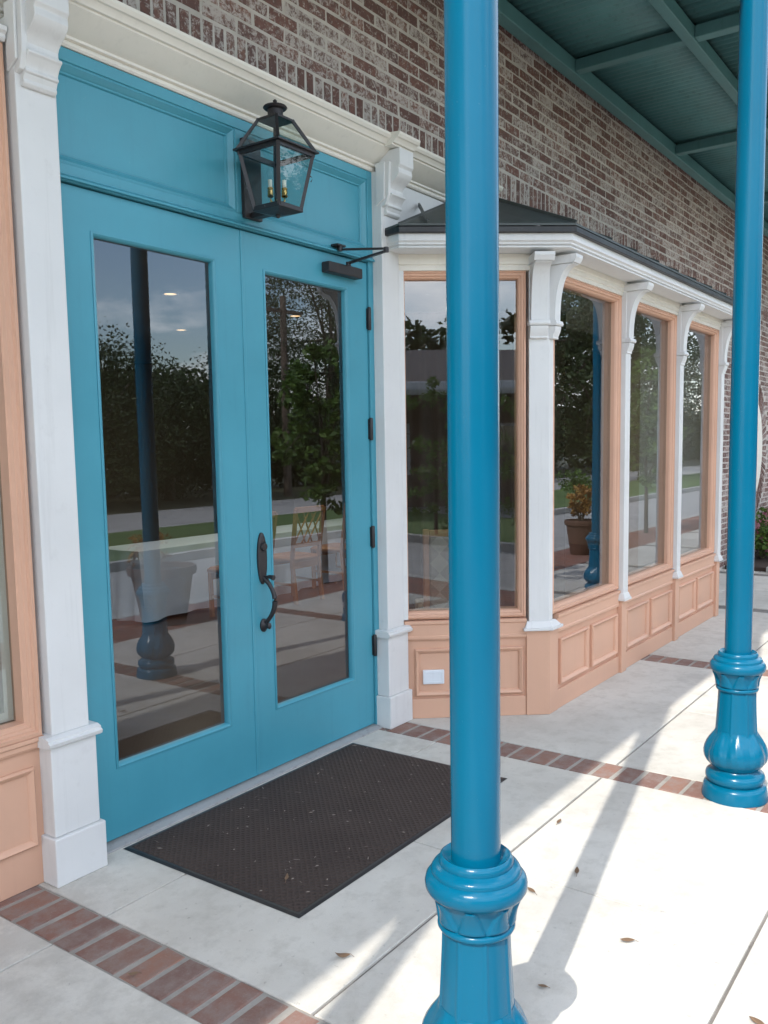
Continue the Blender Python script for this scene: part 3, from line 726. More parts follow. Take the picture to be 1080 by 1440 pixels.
part('flashing', DF.prism(MB(), [(0, 3.228), (.018, 3.222), (.020, 3.232), (.004, 3.256), (0, 3.256)], 5.205, KX+BEND+.3), 'grey_metal', bay)

# ------------------------------------------------------------------ gallery canopy
CZ = 4.315; YC = -1.9565
can = empty('gallery_canopy', (4, -1, CZ), 'teal painted canopy of steel beams and corrugated sheets over the pavement', 'canopy')
CX0, CX1 = -7.71, 20.5
for y0, y1, h in ((-.155, -.065, .105), (-1.020, -.945, .095), (-2.05, -1.87, .125)):
    b = MB(); b.box(CX0, CX1, y0, y1, CZ, CZ+h-.001); part('long_beam', b, 'canopy_teal', can, bevel=.006)
k = 0; xg = 1.69-4*2.35
while xg < 20.4:
    for y0, y1 in ((-.944, -.156), (-1.869, -1.021)):
        b = MB(); b.box(xg-.045, xg+.045, y0, y1, CZ+.012, CZ+.094); part('cross_beam', b, 'canopy_teal', can, bevel=.006)
    xg += 2.35
# corrugated sheets between the beams: two sizes of mesh shared along the canopy
def corr(y0, y1):
    nx = int(2.35/.076*6); vs = []; fs = []
    for i in range(nx+1):
        x = -1.175+2.35*i/nx; z_ = .011*math.cos(2*math.pi*x/.0758)
        vs += [(x, y0, z_), (x, y1, z_)]
    for i in range(nx): fs.append((2*i, 2*i+1, 2*i+3, 2*i+2))
    me = bpy.data.meshes.new('deck_sheet'); me.from_pydata(vs, [], fs); me.polygons.foreach_set('use_smooth', [True]*len(fs)); me.materials.append(MATS['deck_teal']); return me
c1 = corr(-.985, -.02); c2 = corr(-2.07, -.975)
xg = 1.69-3.5*2.35
while xg < 19.5:
    for me, dz in ((c1, 0), (c2, .006)):
        o = inst('deck_sheet', me, (xg, 0, CZ+.125+dz+rnd.uniform(0, .003)), can)
        s_ = o.modifiers.new('thickness', 'SOLIDIFY'); s_.thickness = .004
    xg += 2.35
part('deck_slab', MB().box(CX0, CX1, -2.08, .0, CZ+.155, CZ+.24), 'deck_teal', can)
part('fascia', MB().box(CX0, CX1, -2.105, -2.081, CZ+.06, CZ+.32), 'canopy_teal', can, bevel=.004)

# ------------------------------------------------------------------ columns
def make_column(x, label):
    c = empty('iron_column', (x, YC, 0), label, 'column', 'blue iron columns along the pavement')
    k = .95
    sm = MB(); sm.lathe([(.057, .655), (.057, 4.0), (.060, 4.02), (.060, CZ-.001)], x, YC, 48); part('shaft', sm, 'column_blue', c, smooth=40)
    col = [(.060, .655), (.078, .668), (.083, .664), (.086, .656), (.085, .648), (.092, .644), (.100, .641), (.104, .634), (.103, .627), (.110, .623), (.116, .615), (.1185, .604), (.1175, .592), (.112, .583), (.104, .578), (.098, .577), (.09, .576)]
    m = MB(); m.lathe(col[::-1], x, YC, 64); part('collar', m, 'column_blue', c, smooth=50)
    # leaf frieze under the collar: rounded leaves in relief on a concave neck
    def leafr(r, z, th):
        u = (z-.512)/(.577-.512); a = (th*8/(2*math.pi)) % 1; a = abs(a-.5)*2
        edge = 1-u**1.6*.9
        hgt = .0085*(1 if a < (1-u*.75) else 0)*(1-.5*(a/(1.001-u*.75))**2) if u < .98 else 0
        return r+max(0, hgt)*(1 if .05 < u else 0)
    prof = []
    for i in range(17):
        t = i/16; prof.append((.0835+.018*t**2.2, .508+.070*t))
    m = MB(); m.lathe(prof, x, YC, 192, leafr); part('leaf_frieze', m, 'column_blue', c, smooth=60)
    m = MB(); m.lathe([(.080, .492), (.087, .495), (.0905, .501), (.0895, .508), (.083, .512)], x, YC, 48); part('bead', m, 'column_blue', c, smooth=60)
    # eight-sided pedestal with hollow faces
    def flute(r, z, th):
        a = (th*8/(2*math.pi)) % 1; q = abs(a-.5)*2
        return r*(1-.016*(1-q**6))+(.0022 if q > .86 else 0)
    prof = [(.0795, .493)]+[(.0795+.010*((.493-z_)/.2)**1.3, z_) for z_ in np.linspace(.48, .295, 8)]
    m = MB(); m.lathe([tuple(map(float, p)) for p in prof[::-1]], x, YC, 160, flute); part('pedestal', m, 'column_blue', c, smooth=60)
    # bulb wrapped in acanthus leaves
    def acan(r, z, th):
        t = (z-.135)/(.31-.135); a = (th*8/(2*math.pi)+.10*math.sin(t*3)) % 1; q = abs(a-.5)*2
        top = 1-q**2*.55
        return r+(.0085*(1-q*q)*math.sin(math.pi*min(1, max(0, t/top)))**.6 if t < top else 0)+.0008*math.cos(th*32+t*7)*math.sin(math.pi*min(1, max(0, t)))
    prof = []
    for z_, r_ in ((.31, .088), (.300, .090), (.285, .098), (.268, .108), (.250, .117), (.230, .124), (.212, .128), (.195, .1285), (.178, .126), (.165, .120), (.152, .110), (.143, .101), (.135, .095)):
        prof.append((r_, z_))
    m = MB(); m.lathe(prof[::-1], x, YC, 192, acan); part('leaf_bulb', m, 'column_blue', c, smooth=60)
    m = MB(); m.lathe([(.142, 0), (.1425, .012), (.139, .030), (.136, .048), (.1315, .060), (.120, .066), (.113, .070), (.121, .076), (.127, .088), (.1275, .100), (.123, .114), (.112, .122), (.100, .127), (.096, .136)], x, YC, 64); part('base_rings', m, 'column_blue', c, smooth=50)
    m = MB(); m.lathe([(.062, CZ-.12), (.075, CZ-.10), (.075, CZ-.07), (.095, CZ-.03), (.095, CZ-.002)], x, YC, 40); part('capital', m, 'column_blue', c, smooth=50)
    return c
labs = {0: 'blue iron column before the mat, standing on the first brick band', 1: 'blue iron column opposite the bay window corner, on the second brick band'}
proto = make_column(1.69, 'blue iron column standing beside the door mat')
for k in (-3, -2, -1, 1, 2, 3, 4, 5, 6, 7):
    lab = {1: 'blue iron column at the pavement edge opposite the bay window', 2: 'blue iron column mirrored in the glass of the bay window, opposite its middle', 3: 'blue iron column mirrored in the bay glass, opposite the far end of the bay'}.get(k, 'blue iron column further along the canopy, away from doors and bay')
    c = copy_tree(proto, (1.69+2.35*k, YC, 0)); c['label'] = lab

# ------------------------------------------------------------------ lantern
LX, LY = 3.018, -.200
lan = empty('wall_lantern', (LX, LY, 2.64), 'black metal gas-style wall lantern with two candle bulbs above the blue doors', 'lantern')
LE, LB, LT = .127, .072, .052      # half sides at eave, bottom, top
ze, zb, zt_ = 2.905, 2.660, 3.045
m = MB(); m.box(2.985, 3.10, -.030, -.0005, 2.650, 3.0); m.box(3.02, 3.065, -.14, -.030, 2.652, 2.676)
part('back_plate', m, 'black_metal', lan, bevel=.003)
for sx in (-1, 1):
    for sy in (-1, 1):
        m = MB(); m.bar((LX+sx*LB, LY+sy*LB, zb), (LX+sx*(LE-.012), LY+sy*(LE-.012), ze), .016, .016, (sx, -sy, 0))
        part('corner_bar', m, 'black_metal', lan)
for sx in (-1, 1):
    for sy in (-1, 1):
        m = MB(); m.bar((LX+sx*(LE-.004), LY+sy*(LE-.004), ze+.008), (LX+sx*LT, LY+sy*LT, zt_), .013, .013, (sx, -sy, 0))
        part('roof_bar', m, 'black_metal', lan)
m = MB()
for z0, z1, h, t in ((ze-.014, ze+.002, LE-.006, .014), (ze+.002, ze+.010, LE+.008, .024)):
    for a in (-1, 1):
        m.box(LX-h, LX+h, LY+a*h-(t if a > 0 else 0), LY+a*h+(0 if a > 0 else t), z0, z1)
        m.box(LX+a*h-(t if a > 0 else 0), LX+a*h+(0 if a > 0 else t), LY-h+t, LY+h-t, z0, z1-.0005)
part('eave_rim', m, 'black_metal', lan)
m = MB(); m.loft([[(LX+sx*h, LY+sy*h, z_) for sx, sy in ((-1, -1), (1, -1), (1, 1), (-1, 1))] for h, z_ in ((.02, zb-.022), (.05, zb-.016), (LB+.008, zb-.008), (LB+.008, zb+.012), (LB-.004, zb+.014))])
m.lathe([(.006, zb-.036), (.011, zb-.028), (.011, zb-.02)], LX, LY, 12)
part('base_tray', m, 'black_metal', lan, bevel=.002)
def lpane(h0, z0, h1, z1, nm):
    for sx, sy in ((0, -1), (-1, 0), (1, 0), (0, 1)):
        m = MB(); P = []
        for h, z_ in ((h0, z0), (h1, z1)):
            for e in (-1, 1):
                ww = h-.004
                P.append((LX+sx*h+(0 if sx else e*ww), LY+sy*h+(0 if sy else e*ww), z_))
        nrm = Vector((sx, sy, 0))*.0025
        a, b, c_, d_ = [Vector(p) for p in P]
        m.loft([[a, b, d_, c_], [a-nrm, b-nrm, d_-nrm, c_-nrm]]); part(nm, m, 'lantern_glass', lan)
lpane(LB+.002, zb+.014, LE-.016, ze-.015, 'pane'); lpane(LE-.008, ze+.011, LT+.002, zt_, 'roof_pane')
m = MB(); m.loft([[(LX+sx*h, LY+sy*h, z_) for sx, sy in ((-1, -1), (1, -1), (1, 1), (-1, 1))] for h, z_ in ((LT+.008, zt_-.008), (LT+.008, zt_+.002), (.040, zt_+.010))])
m.lathe([(.036, zt_+.009), (.034, zt_+.014), (.034, zt_+.042), (.048, zt_+.044), (.054, zt_+.050), (.050, zt_+.056), (.026, zt_+.064), (.012, zt_+.068), (.008, zt_+.074), (.010, zt_+.080), (.004, zt_+.086)], LX, LY, 24)
part('chimney_cap', m, 'black_metal', lan, smooth=35)
m = MB(); m.tube([(LX, LY, zb+.01), (LX, LY, zb+.045)], .007, 10)
for dx, dy in ((-.022, .022), (.022, -.022)):
    m.tube([(LX, LY, zb+.036), (LX+dx*.6, LY+dy*.6, zb+.028), (LX+dx, LY+dy, zb+.040), (LX+dx, LY+dy, zb+.055)], .0045, 8)
    m.lathe([(.008, zb+.052), (.015, zb+.058), (.012, zb+.064), (.013, zb+.080), (.011, zb+.086), (.014, zb+.092), (.010, zb+.096)], LX+dx, LY+dy, 16)
part('candelabra', m, 'brass', lan, smooth=40)
for dx, dy in ((-.022, .022), (.022, -.022)):
    m = MB(); m.lathe([(.009, zb+.0965), (.009, zb+.128)], LX+dx, LY+dy, 14); part('candle_sleeve', m, 'candle_white', lan, smooth=40)
    m = MB(); m.lathe([(.007, zb+.1285), (.012, zb+.140), (.0145, zb+.155), (.012, zb+.172), (.006, zb+.190), (.0015, zb+.205)], LX+dx, LY+dy, 16); part('bulb', m, 'bulb_glass', lan, smooth=60)
m = MB(); m.tube([(LX+0.096, LY-0.096, 2.80), (LX+0.106, LY-0.106, 2.81), (LX+0.112, LY-0.112, 2.80), (LX+0.106, LY-0.106, 2.785)], .003, 6); part('door_catch', m, 'black_metal', lan, smooth=50)

# ------------------------------------------------------------------ door mat
mat_e = empty('door_mat', (2.9, -.53, 0), 'dark brown ribbed door mat in front of the blue doors', 'mat')
m = MB(); x0, x1, y0, y1 = 2.135, 3.655, -1.005, -.062
m.loft([[(x0, y0, .0015), (x1, y0, .0015), (x1, y1, .0015), (x0, y1, .0015)], [(x0+.012, y0+.012, .006), (x1-.012, y0+.012, .006), (x1-.012, y1-.012, .006), (x0+.012, y1-.012, .006)]])
part('rubber_border', m, 'drip_black', mat_e)
m = MB(); nx, ny = 30, 18; rm = random.Random(3); vs = []; fs = []
for j in range(ny+1):
    for i in range(nx+1):
        vs.append((x0+.022+(x1-x0-.044)*i/nx, y0+.022+(y1-y0-.044)*j/ny, .0105+.0012*math.sin(i*.9)*math.sin(j*.7)+rm.uniform(-.0003, .0003) if 0 < i < nx and 0 < j < ny else .0062))
for j in range(ny):
    for i in range(nx): a = j*(nx+1)+i; fs.append((a, a+1, a+nx+2, a+nx+1))
m.add(vs, fs); part('pile', m, 'mat_pile', mat_e, smooth=60)
# litter on the mat, too fine to count
m = MB(); rm = random.Random(11)
for k in range(110):
    x = rm.uniform(x0+.05, x1-.05); y = rm.uniform(y0+.05, y1-.05); a = rm.uniform(0, 6.28); l = rm.choice((.003, .004, .005, .006, .008, .014)); w_ = rm.uniform(.0012, .0028)
    c_, s_ = math.cos(a), math.sin(a); z_ = .0115
    m.loft([[(x-c_*l, y-s_*l, z_), (x-s_*w_, y+c_*w_, z_+.002), (x+c_*l, y+s_*l, z_+.001), (x+s_*w_, y-c_*w_, z_)], [(x-c_*l, y-s_*l, z_+.001), (x-s_*w_, y+c_*w_, z_+.003), (x+c_*l, y+s_*l, z_+.002), (x+s_*w_, y-c_*w_, z_+.001)]])
paint('litter', (.30, .25, .21), .9, .3, .2)
tag(part('litter', m, 'litter'), 'pale crumbs and bits of leaf scattered over the dark mat', 'litter', kind='stuff')
# ------------------------------------------------------------------ fallen leaves
def fallen_leaf(x, y, rz, ln, curl, label, z0=.002, mat='leaf_dry'):
    m = MB(); vs = []; fs = []; n = 8
    for i in range(n+1):
        t = i/n; wv = ln*.17*math.sin(math.pi*min(1, t*1.02))**.8+.0004; lx = (t-.5)*ln
        zc = .003+curl*ln*(abs(t-.5)*2)**2*(1 if t > .5 else .5)
        vs += [(lx, -wv, zc+wv*.55+curl*wv), (lx, 0, zc), (lx, wv, zc+wv*.45)]
    for i in range(n):
        a = i*3; fs += [(a, a+1, a+4, a+3), (a+1, a+2, a+5, a+4)]
    m.add(vs, fs); m.tube([(-ln*.5, 0, .003+curl*ln*.5), (-ln*.72, ln*.04, .002)], .0008, 5)
    o = part('fallen_leaf', m, mat, smooth=60, origin=(0, 0, 0)); o.location = (x, y, z0); o.rotation_euler = (0, 0, rz)
    s_ = o.modifiers.new('thickness', 'SOLIDIFY'); s_.thickness = .0006
    tag(o, label, 'leaf', 'dry leaves lying on the pavement')
FL = [(2.035, -1.275, 2.3, .050, .35, 'curled tan leaf on the slab beside the mat corner, by the brick band'),
      (2.962, -1.66, .4, .048, .2, 'dry leaf lying flat in the sun beyond the near column ring'),
      (2.74, -1.58, 1.2, .044, .1, 'dry leaf on the sunlit slab beside the near column shaft'),
      (2.62, -1.98, 2.2, .050, .15, 'thin dry leaf on the slab joint in the sun'),
      (2.43, -2.42, 1.2, .055, .1, 'twig-like leaf on the outer slab near the joint'),
      (2.30, -.80, .6, .040, .3, 'small curled leaf lying on the dark mat'),
      (2.25, -1.86, 1.9, .030, .1, 'small brown leaf inside the shadow of the column ring'),
      (1.60, -.80, 2.6, .035, .3, 'reddish leaf lying on the brick band'),
      (3.33, -1.42, .1, .045, .12, 'dry leaf at the slab joint beside the column shadow')]
for a in FL:
    onm = 'on the dark mat' in a[5]
    fallen_leaf(*a, z0=.012 if onm else .002)

# ------------------------------------------------------------------ room behind the glass
room = empty('shop_interior', (6, 4, 0), kind='structure')
RX0, RX1, RY1, RZ = -.25, 13.0, 8.6, 3.0
tag(part('interior_floor', MB().box(RX0, RX1, .301, RY1, -.02, .010), 'floor_wood', room), kind='structure')
part('interior_floor', MB().ext([(4.02, .300), (4.26, -.02), (4.74, -.62), (8.30, -.62), (8.30, .300)], 'z', -.02, .008), 'floor_wood', room)
part('interior_floor', MB().box(.2, 4.015, .165, .300, -.02, .009), 'floor_wood', room)
part('interior_wall', MB().box(RX0, RX1, RY1, RY1+.1, 0, RZ), 'interior_wall', room)
part('interior_wall', MB().box(RX0-.1, RX0, .301, RY1, 0, RZ), 'interior_wall', room)
part('interior_wall', MB().box(RX1, RX1+.1, .301, RY1, 0, RZ), 'interior_wall', room)
part('interior_ceiling', MB().box(RX0, RX1, .301, RY1, RZ, RZ+.1), 'ceiling_tile', room)
part('interior_ceiling', MB().ext([(4.02, .300), (4.26, -.02), (4.76, -.62), (8.30, -.62), (8.30, .300)], 'z', 2.60, 2.64), 'ceiling_tile', room)
for x, y, lb in ((5.43, 3.30, 'round recessed ceiling light seen through the left door'), (7.11, 5.06, 'round recessed ceiling light beyond the covered table'), (7.17, 3.35, 'round recessed ceiling light seen through the right door'), (3.4, 1.5, None), (5.2, 1.5, None), (7.0, 1.5, None), (8.8, 1.5, None)):  # lamps without a label are added, out of sight, to brighten the tablecloth
    e = empty('ceiling_light', (x, y, RZ), lb or 'added unseen ceiling light just inside the shopfront, brightening the tablecloth', 'light', 'recessed ceiling lights')
    m = MB(); m.lathe([(.07, RZ-.001), (.078, RZ-.008), (.058, RZ-.012), (.056, RZ-.001)], x, y, 24, caps=False); part('trim_ring', m, 'plastic_white', e, smooth=40)
    m = MB(); m.lathe([(.055, RZ-.006), (.055, RZ-.001)], x, y, 24); part('lens', m, 'downlight_glow', e)
    ld = bpy.data.lights.new('downlight', 'AREA'); ld.shape = 'DISK'; ld.size = .10; ld.energy = 5.0; ld.color = (1, .85, .68)
    lo_ = bpy.data.objects.new('downlight', ld); COL.objects.link(lo_); lo_.location = (0, 0, -.016); lo_.parent = e
# lattice-back dining chairs
def lattice_chair(x, y, rz, label):
    c = empty('dining_chair', (0, 0, 0), label, 'chair', 'lattice-back chairs at the covered table')
    m = MB()
    m.loft([[(-.21, -.20, .43), (.21, -.20, .43), (.23, .22, .43), (-.23, .22, .43)], [(-.215, -.205, .46), (.215, -.205, .46), (.235, .225, .46), (-.235, .225, .46)], [(-.19, -.18, .485), (.19, -.18, .485), (.205, .20, .485), (-.205, .20, .485)]])
    part('seat', m, 'wood_chair', c, bevel=.006)
    for sx in (-1, 1):
        part('leg', MB().bar((sx*.205, .20, 0), (sx*.21, .20, .43), .036, .036, (0, 1, 0)), 'wood_chair', c, bevel=.003)
        part('back_leg', MB().bar((sx*.195, -.235, 0), (sx*.195, -.19, .44), .036, .040, (0, 1, 0)).bar((sx*.195, -.19, .44), (sx*.205, -.275, .98), .034, .036, (0, 1, 0)), 'wood_chair', c, bevel=.003)
        part('stretcher', MB().bar((sx*.20, -.215, .20), (sx*.205, .20, .20), .018, .026), 'wood_chair', c)
    bk = MB()
    yb = lambda z_: -.19-.085*(z_-.44)/.54
    bk.bar((-.205, yb(.965), .965), (.205, yb(.965), .965), .030, .062); part('top_rail', bk, 'wood_chair', c, bevel=.005)
    part('lower_rail', MB().bar((-.195, yb(.60), .60), (.195, yb(.60), .60), .024, .045), 'wood_chair', c, bevel=.004)
    for k, (xa, xb) in enumerate(((-.19, -.02), (-.02, -.19), (-.08, .09), (.08, -.09), (.19, .02), (.02, .19))):
        part('slat', MB().bar((xa, yb(.62)+(.004 if k % 2 else -.004), .62), (xb, yb(.935)+(.004 if k % 2 else -.004), .935), .007, .018, (0, 1, 0)), 'wood_chair', c)
    part('apron', MB().box(-.20, .20, .185, .205, .36, .43).box(-.18, .18, -.20, -.18, .36, .43), 'wood_chair', c)
    c.location = (x, y, .010); c.rotation_euler = (0, 0, rz)
    return c
lc = lattice_chair(5.95, 3.05, .05, 'brown lattice-back chair seen through the left door glass')
for x, y, rz, lb in ((6.85, 3.20, -.05, 'brown lattice-back chair behind the black door handle'), (7.75, 3.30, .04, 'brown lattice-back chair at the hinge side of the right door'), (5.75, 5.25, 3.1, 'brown lattice-back chair on the far side of the covered table'), (8.65, 3.3, 0, 'brown lattice-back chair at the end of the covered table')):
    c = copy_tree(lc, (x, y, .010), None, rz); c['label'] = lb
# table and cloth
tb = empty('banquet_table', (7.2, 4.1, .01), 'long table hidden under the pale blue cloth inside the shop', 'table')
part('table_top', MB().box(5.15, 9.4, 3.56, 4.12, .655, .68), 'wood_chair', tb)
for x in (5.3, 9.2):
    for y in (3.65, 4.02): part('leg', MB().box(x-.03, x+.03, y-.03, y+.03, .010, .655), 'wood_chair', tb)
m = MB(); lo = []
for z_, fl, amp in ((.688, 0, 0), (.682, .012, .002), (.56, .022, .008), (.35, .035, .016), (.10, .050, .026), (.030, .055, .030)):
    lp = []; per = []
    n1_, n2_ = 110, 22
    for i in range(n1_): per.append((5.15+4.25*i/n1_, 3.56, 0, -1))
    for i in range(n2_): per.append((9.4, 3.56+.56*i/n2_, 1, 0))
    for i in range(n1_): per.append((9.4-4.25*i/n1_, 4.12, 0, 1))
    for i in range(n2_): per.append((5.15, 4.12-.56*i/n2_, -1, 0))
    for j, (x, y, nx_, ny_) in enumerate(per):
        d = fl+amp*(math.sin(j*.62)+.6*math.sin(j*.27+1))
        lp.append((x+nx_*d, y+ny_*d, z_+(.014*math.sin(j*.1) if z_ < .05 else 0)))
    lo.append(lp)
m.loft(lo[::-1])
tag(part('tablecloth', m, 'tablecloth_linen', smooth=40), 'pale blue white cloth draped to the floor over the long table', 'tablecloth')
# upholstered chair inside the bay
uc = empty('upholstered_chair', (0, 0, 0), 'chair with diamond-patterned fabric back inside the angled bay glass', 'chair')
m = MB(); m.box(-.235, -.195, -.02, .02, .0, 1.04); m.box(.195, .235, -.02, .02, 0, 1.04); m.box(-.195, .195, -.018, .018, .99, 1.035); m.box(-.195, .195, -.018, .018, .44, .49)
part('back_frame', m, 'wood_chair', uc, bevel=.006)
part('back_pad', MB().box(-.194, .194, -.030, .028, .491, .989), 'diamond_fabric', uc, bevel=.012)
part('seat', MB().box(-.25, .25, .021, .50, .40, .49), 'diamond_fabric', uc, bevel=.015)
for sx in (-1, 1): part('leg', MB().bar((sx*.215, .46, 0), (sx*.215, .46, .40), .04, .04, (0, 1, 0)), 'wood_chair', uc, bevel=.004)
ctr = AF.p(.42, -.75, .010); uc.location = ctr; uc.rotation_euler = (0, 0, math.atan2(AF.t[1], AF.t[0]))
# drapes
def drape(Fc, s0_, s1_, o_, z0, z1, label):
    m = MB(); n = int((s1_-s0_)/.012); top = []; bot = []; tb_ = []; bb_ = []
    for i in range(n+1):
        s_ = s0_+(s1_-s0_)*i/n; d = .030*math.sin(i*.55)+.014*math.sin(i*.21+2)
        top.append(Fc.p(s_, o_+d*.6, z1)); bot.append(Fc.p(s_, o_+d, z0)); tb_.append(Fc.p(s_, o_+d*.6-.004, z1)); bb_.append(Fc.p(s_, o_+d-.004, z0))
    m.loft([bot, top, tb_, bb_, bot], caps=False, closed=False)
    tag(part('drape', m, 'drape_cloth', smooth=60), label, 'curtain')
drape(AF, -.05, 1.35, -1.55, .02, 2.58, 'dark brown pleated drape hanging behind the angled bay glass')

# ------------------------------------------------------------------ plants
def leaf_cloud(rng, centres, radii, per, size, squash=1.0, asp=.5):
    """numpy leaf quads (folded) around clump centres"""
    V = []; Fc = []
    tot = len(centres)*per
    c = np.repeat(np.array(centres), per, 0); r = np.repeat(np.array(radii), per)[:, None]
    d = rng.normal(size=(tot, 3)); d /= np.linalg.norm(d, axis=1)[:, None]
    p = c+d*r*(rng.random((tot, 1))**.45)*np.array([1, 1, squash])
    a = rng.normal(size=(tot, 3)); a[:, 2] *= .6; a /= np.linalg.norm(a, axis=1)[:, None]
    b = np.cross(a, rng.normal(size=(tot, 3))); b /= np.linalg.norm(b, axis=1)[:, None]
    nrm = np.cross(a, b)
    s = size*(.6+.8*rng.random((tot, 1)))
    v0 = p-a*s; v1 = p+b*s*asp+nrm*s*.15; v2 = p+a*s; v3 = p-b*s*asp+nrm*s*.15
    V = np.stack([v0, v1, v2, v3], 1).reshape(-1, 3)
    return V
def leaf_mesh_obj(name, V, mat, parent, origin):
    n = len(V)//4; me = bpy.data.meshes.new(name); V = V-np.array(origin)
    me.vertices.add(len(V)); me.vertices.foreach_set('co', V.astype(np.float32).ravel())
    me.loops.add(n*4); me.loops.foreach_set('vertex_index', np.arange(n*4, dtype=np.int32))
    me.polygons.add(n); me.polygons.foreach_set('loop_start', np.arange(0, n*4, 4, dtype=np.int32)); me.polygons.foreach_set('loop_total', np.full(n, 4, np.int32))
    me.update(calc_edges=True); me.materials.append(MATS[mat])
    o = bpy.data.objects.new(name, me); COL.objects.link(o); o.location = Vector(origin)-wloc(parent)
    if parent: o.parent = parent
    WL[o.name] = Vector(origin); return o
def tree(x, y, h, rad, seed, mat, label, cat='tree', nm='shade_tree', clumps=90, per=38, leaf=.16, low=.28, group=None, zb=-.16, trunk=.16, z0=None):
    rng = np.random.default_rng(seed); e = empty(nm, (x, y, zb), label, cat, group)
    cs = []; rs = []
    zc = zb+h*(low+(1-low)*.5); rz_ = h*(1-low)*.5
    while len(cs) < clumps:
        q = rng.normal(size=3); q /= np.linalg.norm(q); t = rng.random()**.33
        f_ = 1+.28*math.sin(3*math.atan2(q[1], q[0])+seed)+.15*math.sin(5*q[2]+seed*2)
        cs.append((x+q[0]*rad*t*f_, y+q[1]*rad*t*f_, zc+q[2]*rz_*t*(1+.1*f_))); rs.append(rad*(.15+.16*rng.random()))
    leaf_mesh_obj('crown', leaf_cloud(rng, cs, rs, per, leaf, .75), mat, e, (x, y, zc))
    m = MB(); rr = random.Random(seed)
    kx, ky = rr.uniform(-.04, .04)*h, rr.uniform(-.04, .04)*h
    top = (x+kx, y+ky, zb+h*.72)
    m.tube([(x, y, zb), (x+kx*.2, y+ky*.2, zb+h*.22), (x+kx*.6, y+ky*.6, zb+h*.45), top], [trunk*1.25, trunk, trunk*.75, trunk*.25], 10)
    for k in range(7):
        i = int(rng.integers(len(cs))); t = .28+.06*k
        m.tube([(x+kx*t, y+ky*t, zb+h*t), ((x+cs[i][0])/2, (y+cs[i][1])/2, (zb+h*t+cs[i][2])/2+.05*h), cs[i]], [trunk*.45, trunk*.28, trunk*.08], 6)
    part('trunk', m, 'bark', e, smooth=60)
    return e
# trees beyond the far road, seen in the glass
G = 'trees beyond the road'
specs = [(8, -20, 5.0, 3.2), (12.5, -22, 5.3, 3.4), (16.5, -20, 5.1, 3.3), (20.5, -21, 4.9, 3.0), (28, -20, 9.5, 3.8), (31, -22, 11, 4.4), (38, -21, 12, 4.6), (45, -20, 12.5, 4.8), (52, -23, 14, 5.2), (60, -21, 15, 5.5), (70, -22, 16, 6), (82, -21, 18, 6.5),
         (3.5, -21, 6.4, 3.2), (36, -13, 9, 3.4), (62, -13.5, 12, 4.2), (97, -20, 20, 7.5)]
for i, (x, y, h, r_) in enumerate(specs):
    lb = {0: 'broad dark tree mirrored at the hinge edge of the left door', 1: 'dark round-headed tree mirrored in the left door beside the mirrored column', 2: 'dark tree mirrored in the middle of the left door', 3: 'lower dark tree mirrored by the inner stile of the left door', 4: 'tall dark tree mirrored in the upper right door'}.get(i, 'dark tree beyond the road, mirrored with others as one dark row in the bay glass')
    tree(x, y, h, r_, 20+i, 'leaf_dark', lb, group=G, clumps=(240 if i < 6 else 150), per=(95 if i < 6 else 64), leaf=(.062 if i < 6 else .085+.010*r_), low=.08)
# street trees on the brick verge
tree(7.95, -3.62, 2.75, .56, 61, 'leaf_mid', 'young leafy green tree on the verge, mirrored in the right door', nm='street_tree', clumps=70, per=36, leaf=.050, low=.33, zb=-.004, trunk=.035, group='young street trees')
tree(15.3, -3.70, 3.2, .58, 62, 'leaf_mid', 'slim young tree on the verge, mirrored in the middle bay window', nm='street_tree', clumps=70, per=36, leaf=.050, low=.30, zb=-.004, trunk=.032, group='young street trees')
tree(-3.05, -7.75, 2.75, .62, 63, 'leaf_mid', 'tall leafy shrub mirrored at the door side of the angled bay glass', cat='shrub', nm='tall_shrub', clumps=60, per=30, leaf=.045, low=.05, zb=.02, trunk=.03)
tree(-1.75, -8.6, 2.5, .55, 64, 'leaf_mid', 'tall leafy shrub mirrored at the corner side of the angled bay glass', cat='shrub', nm='tall_shrub', clumps=50, per=30, leaf=.045, low=.05, zb=.02, trunk=.03)
# low hedge closing the view under the crowns
def hedge(x0, x1, y, h, dep, seed, label, n=700, leaf=.14):
    rng = np.random.default_rng(seed); e = empty('hedge', ((x0+x1)/2, y, -.16), label, 'hedge')
    cs = np.stack([rng.uniform(x0, x1, n), y+rng.uniform(-dep, dep, n), -.16+h*rng.random(n)**.8], 1)
    leaf_mesh_obj('foliage', leaf_cloud(rng, cs, np.full(n, .5), 22, leaf), 'leaf_dark', e, ((x0+x1)/2, y, -.16))
    m = MB()
    for k in range(10): xx = x0+(x1-x0)*(k+.5)/10; m.tube([(xx, y, -.2), (xx+.1, y, h*.6)], .06, 6)
    part('stem', m, 'bark', e)
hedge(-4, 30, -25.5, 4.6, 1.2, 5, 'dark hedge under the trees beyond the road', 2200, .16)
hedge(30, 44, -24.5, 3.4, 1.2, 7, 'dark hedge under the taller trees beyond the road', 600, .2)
hedge(42, 110, -24.5, 4.0, 1.5, 6, 'dark hedge along the far end of the road', 700, .3)
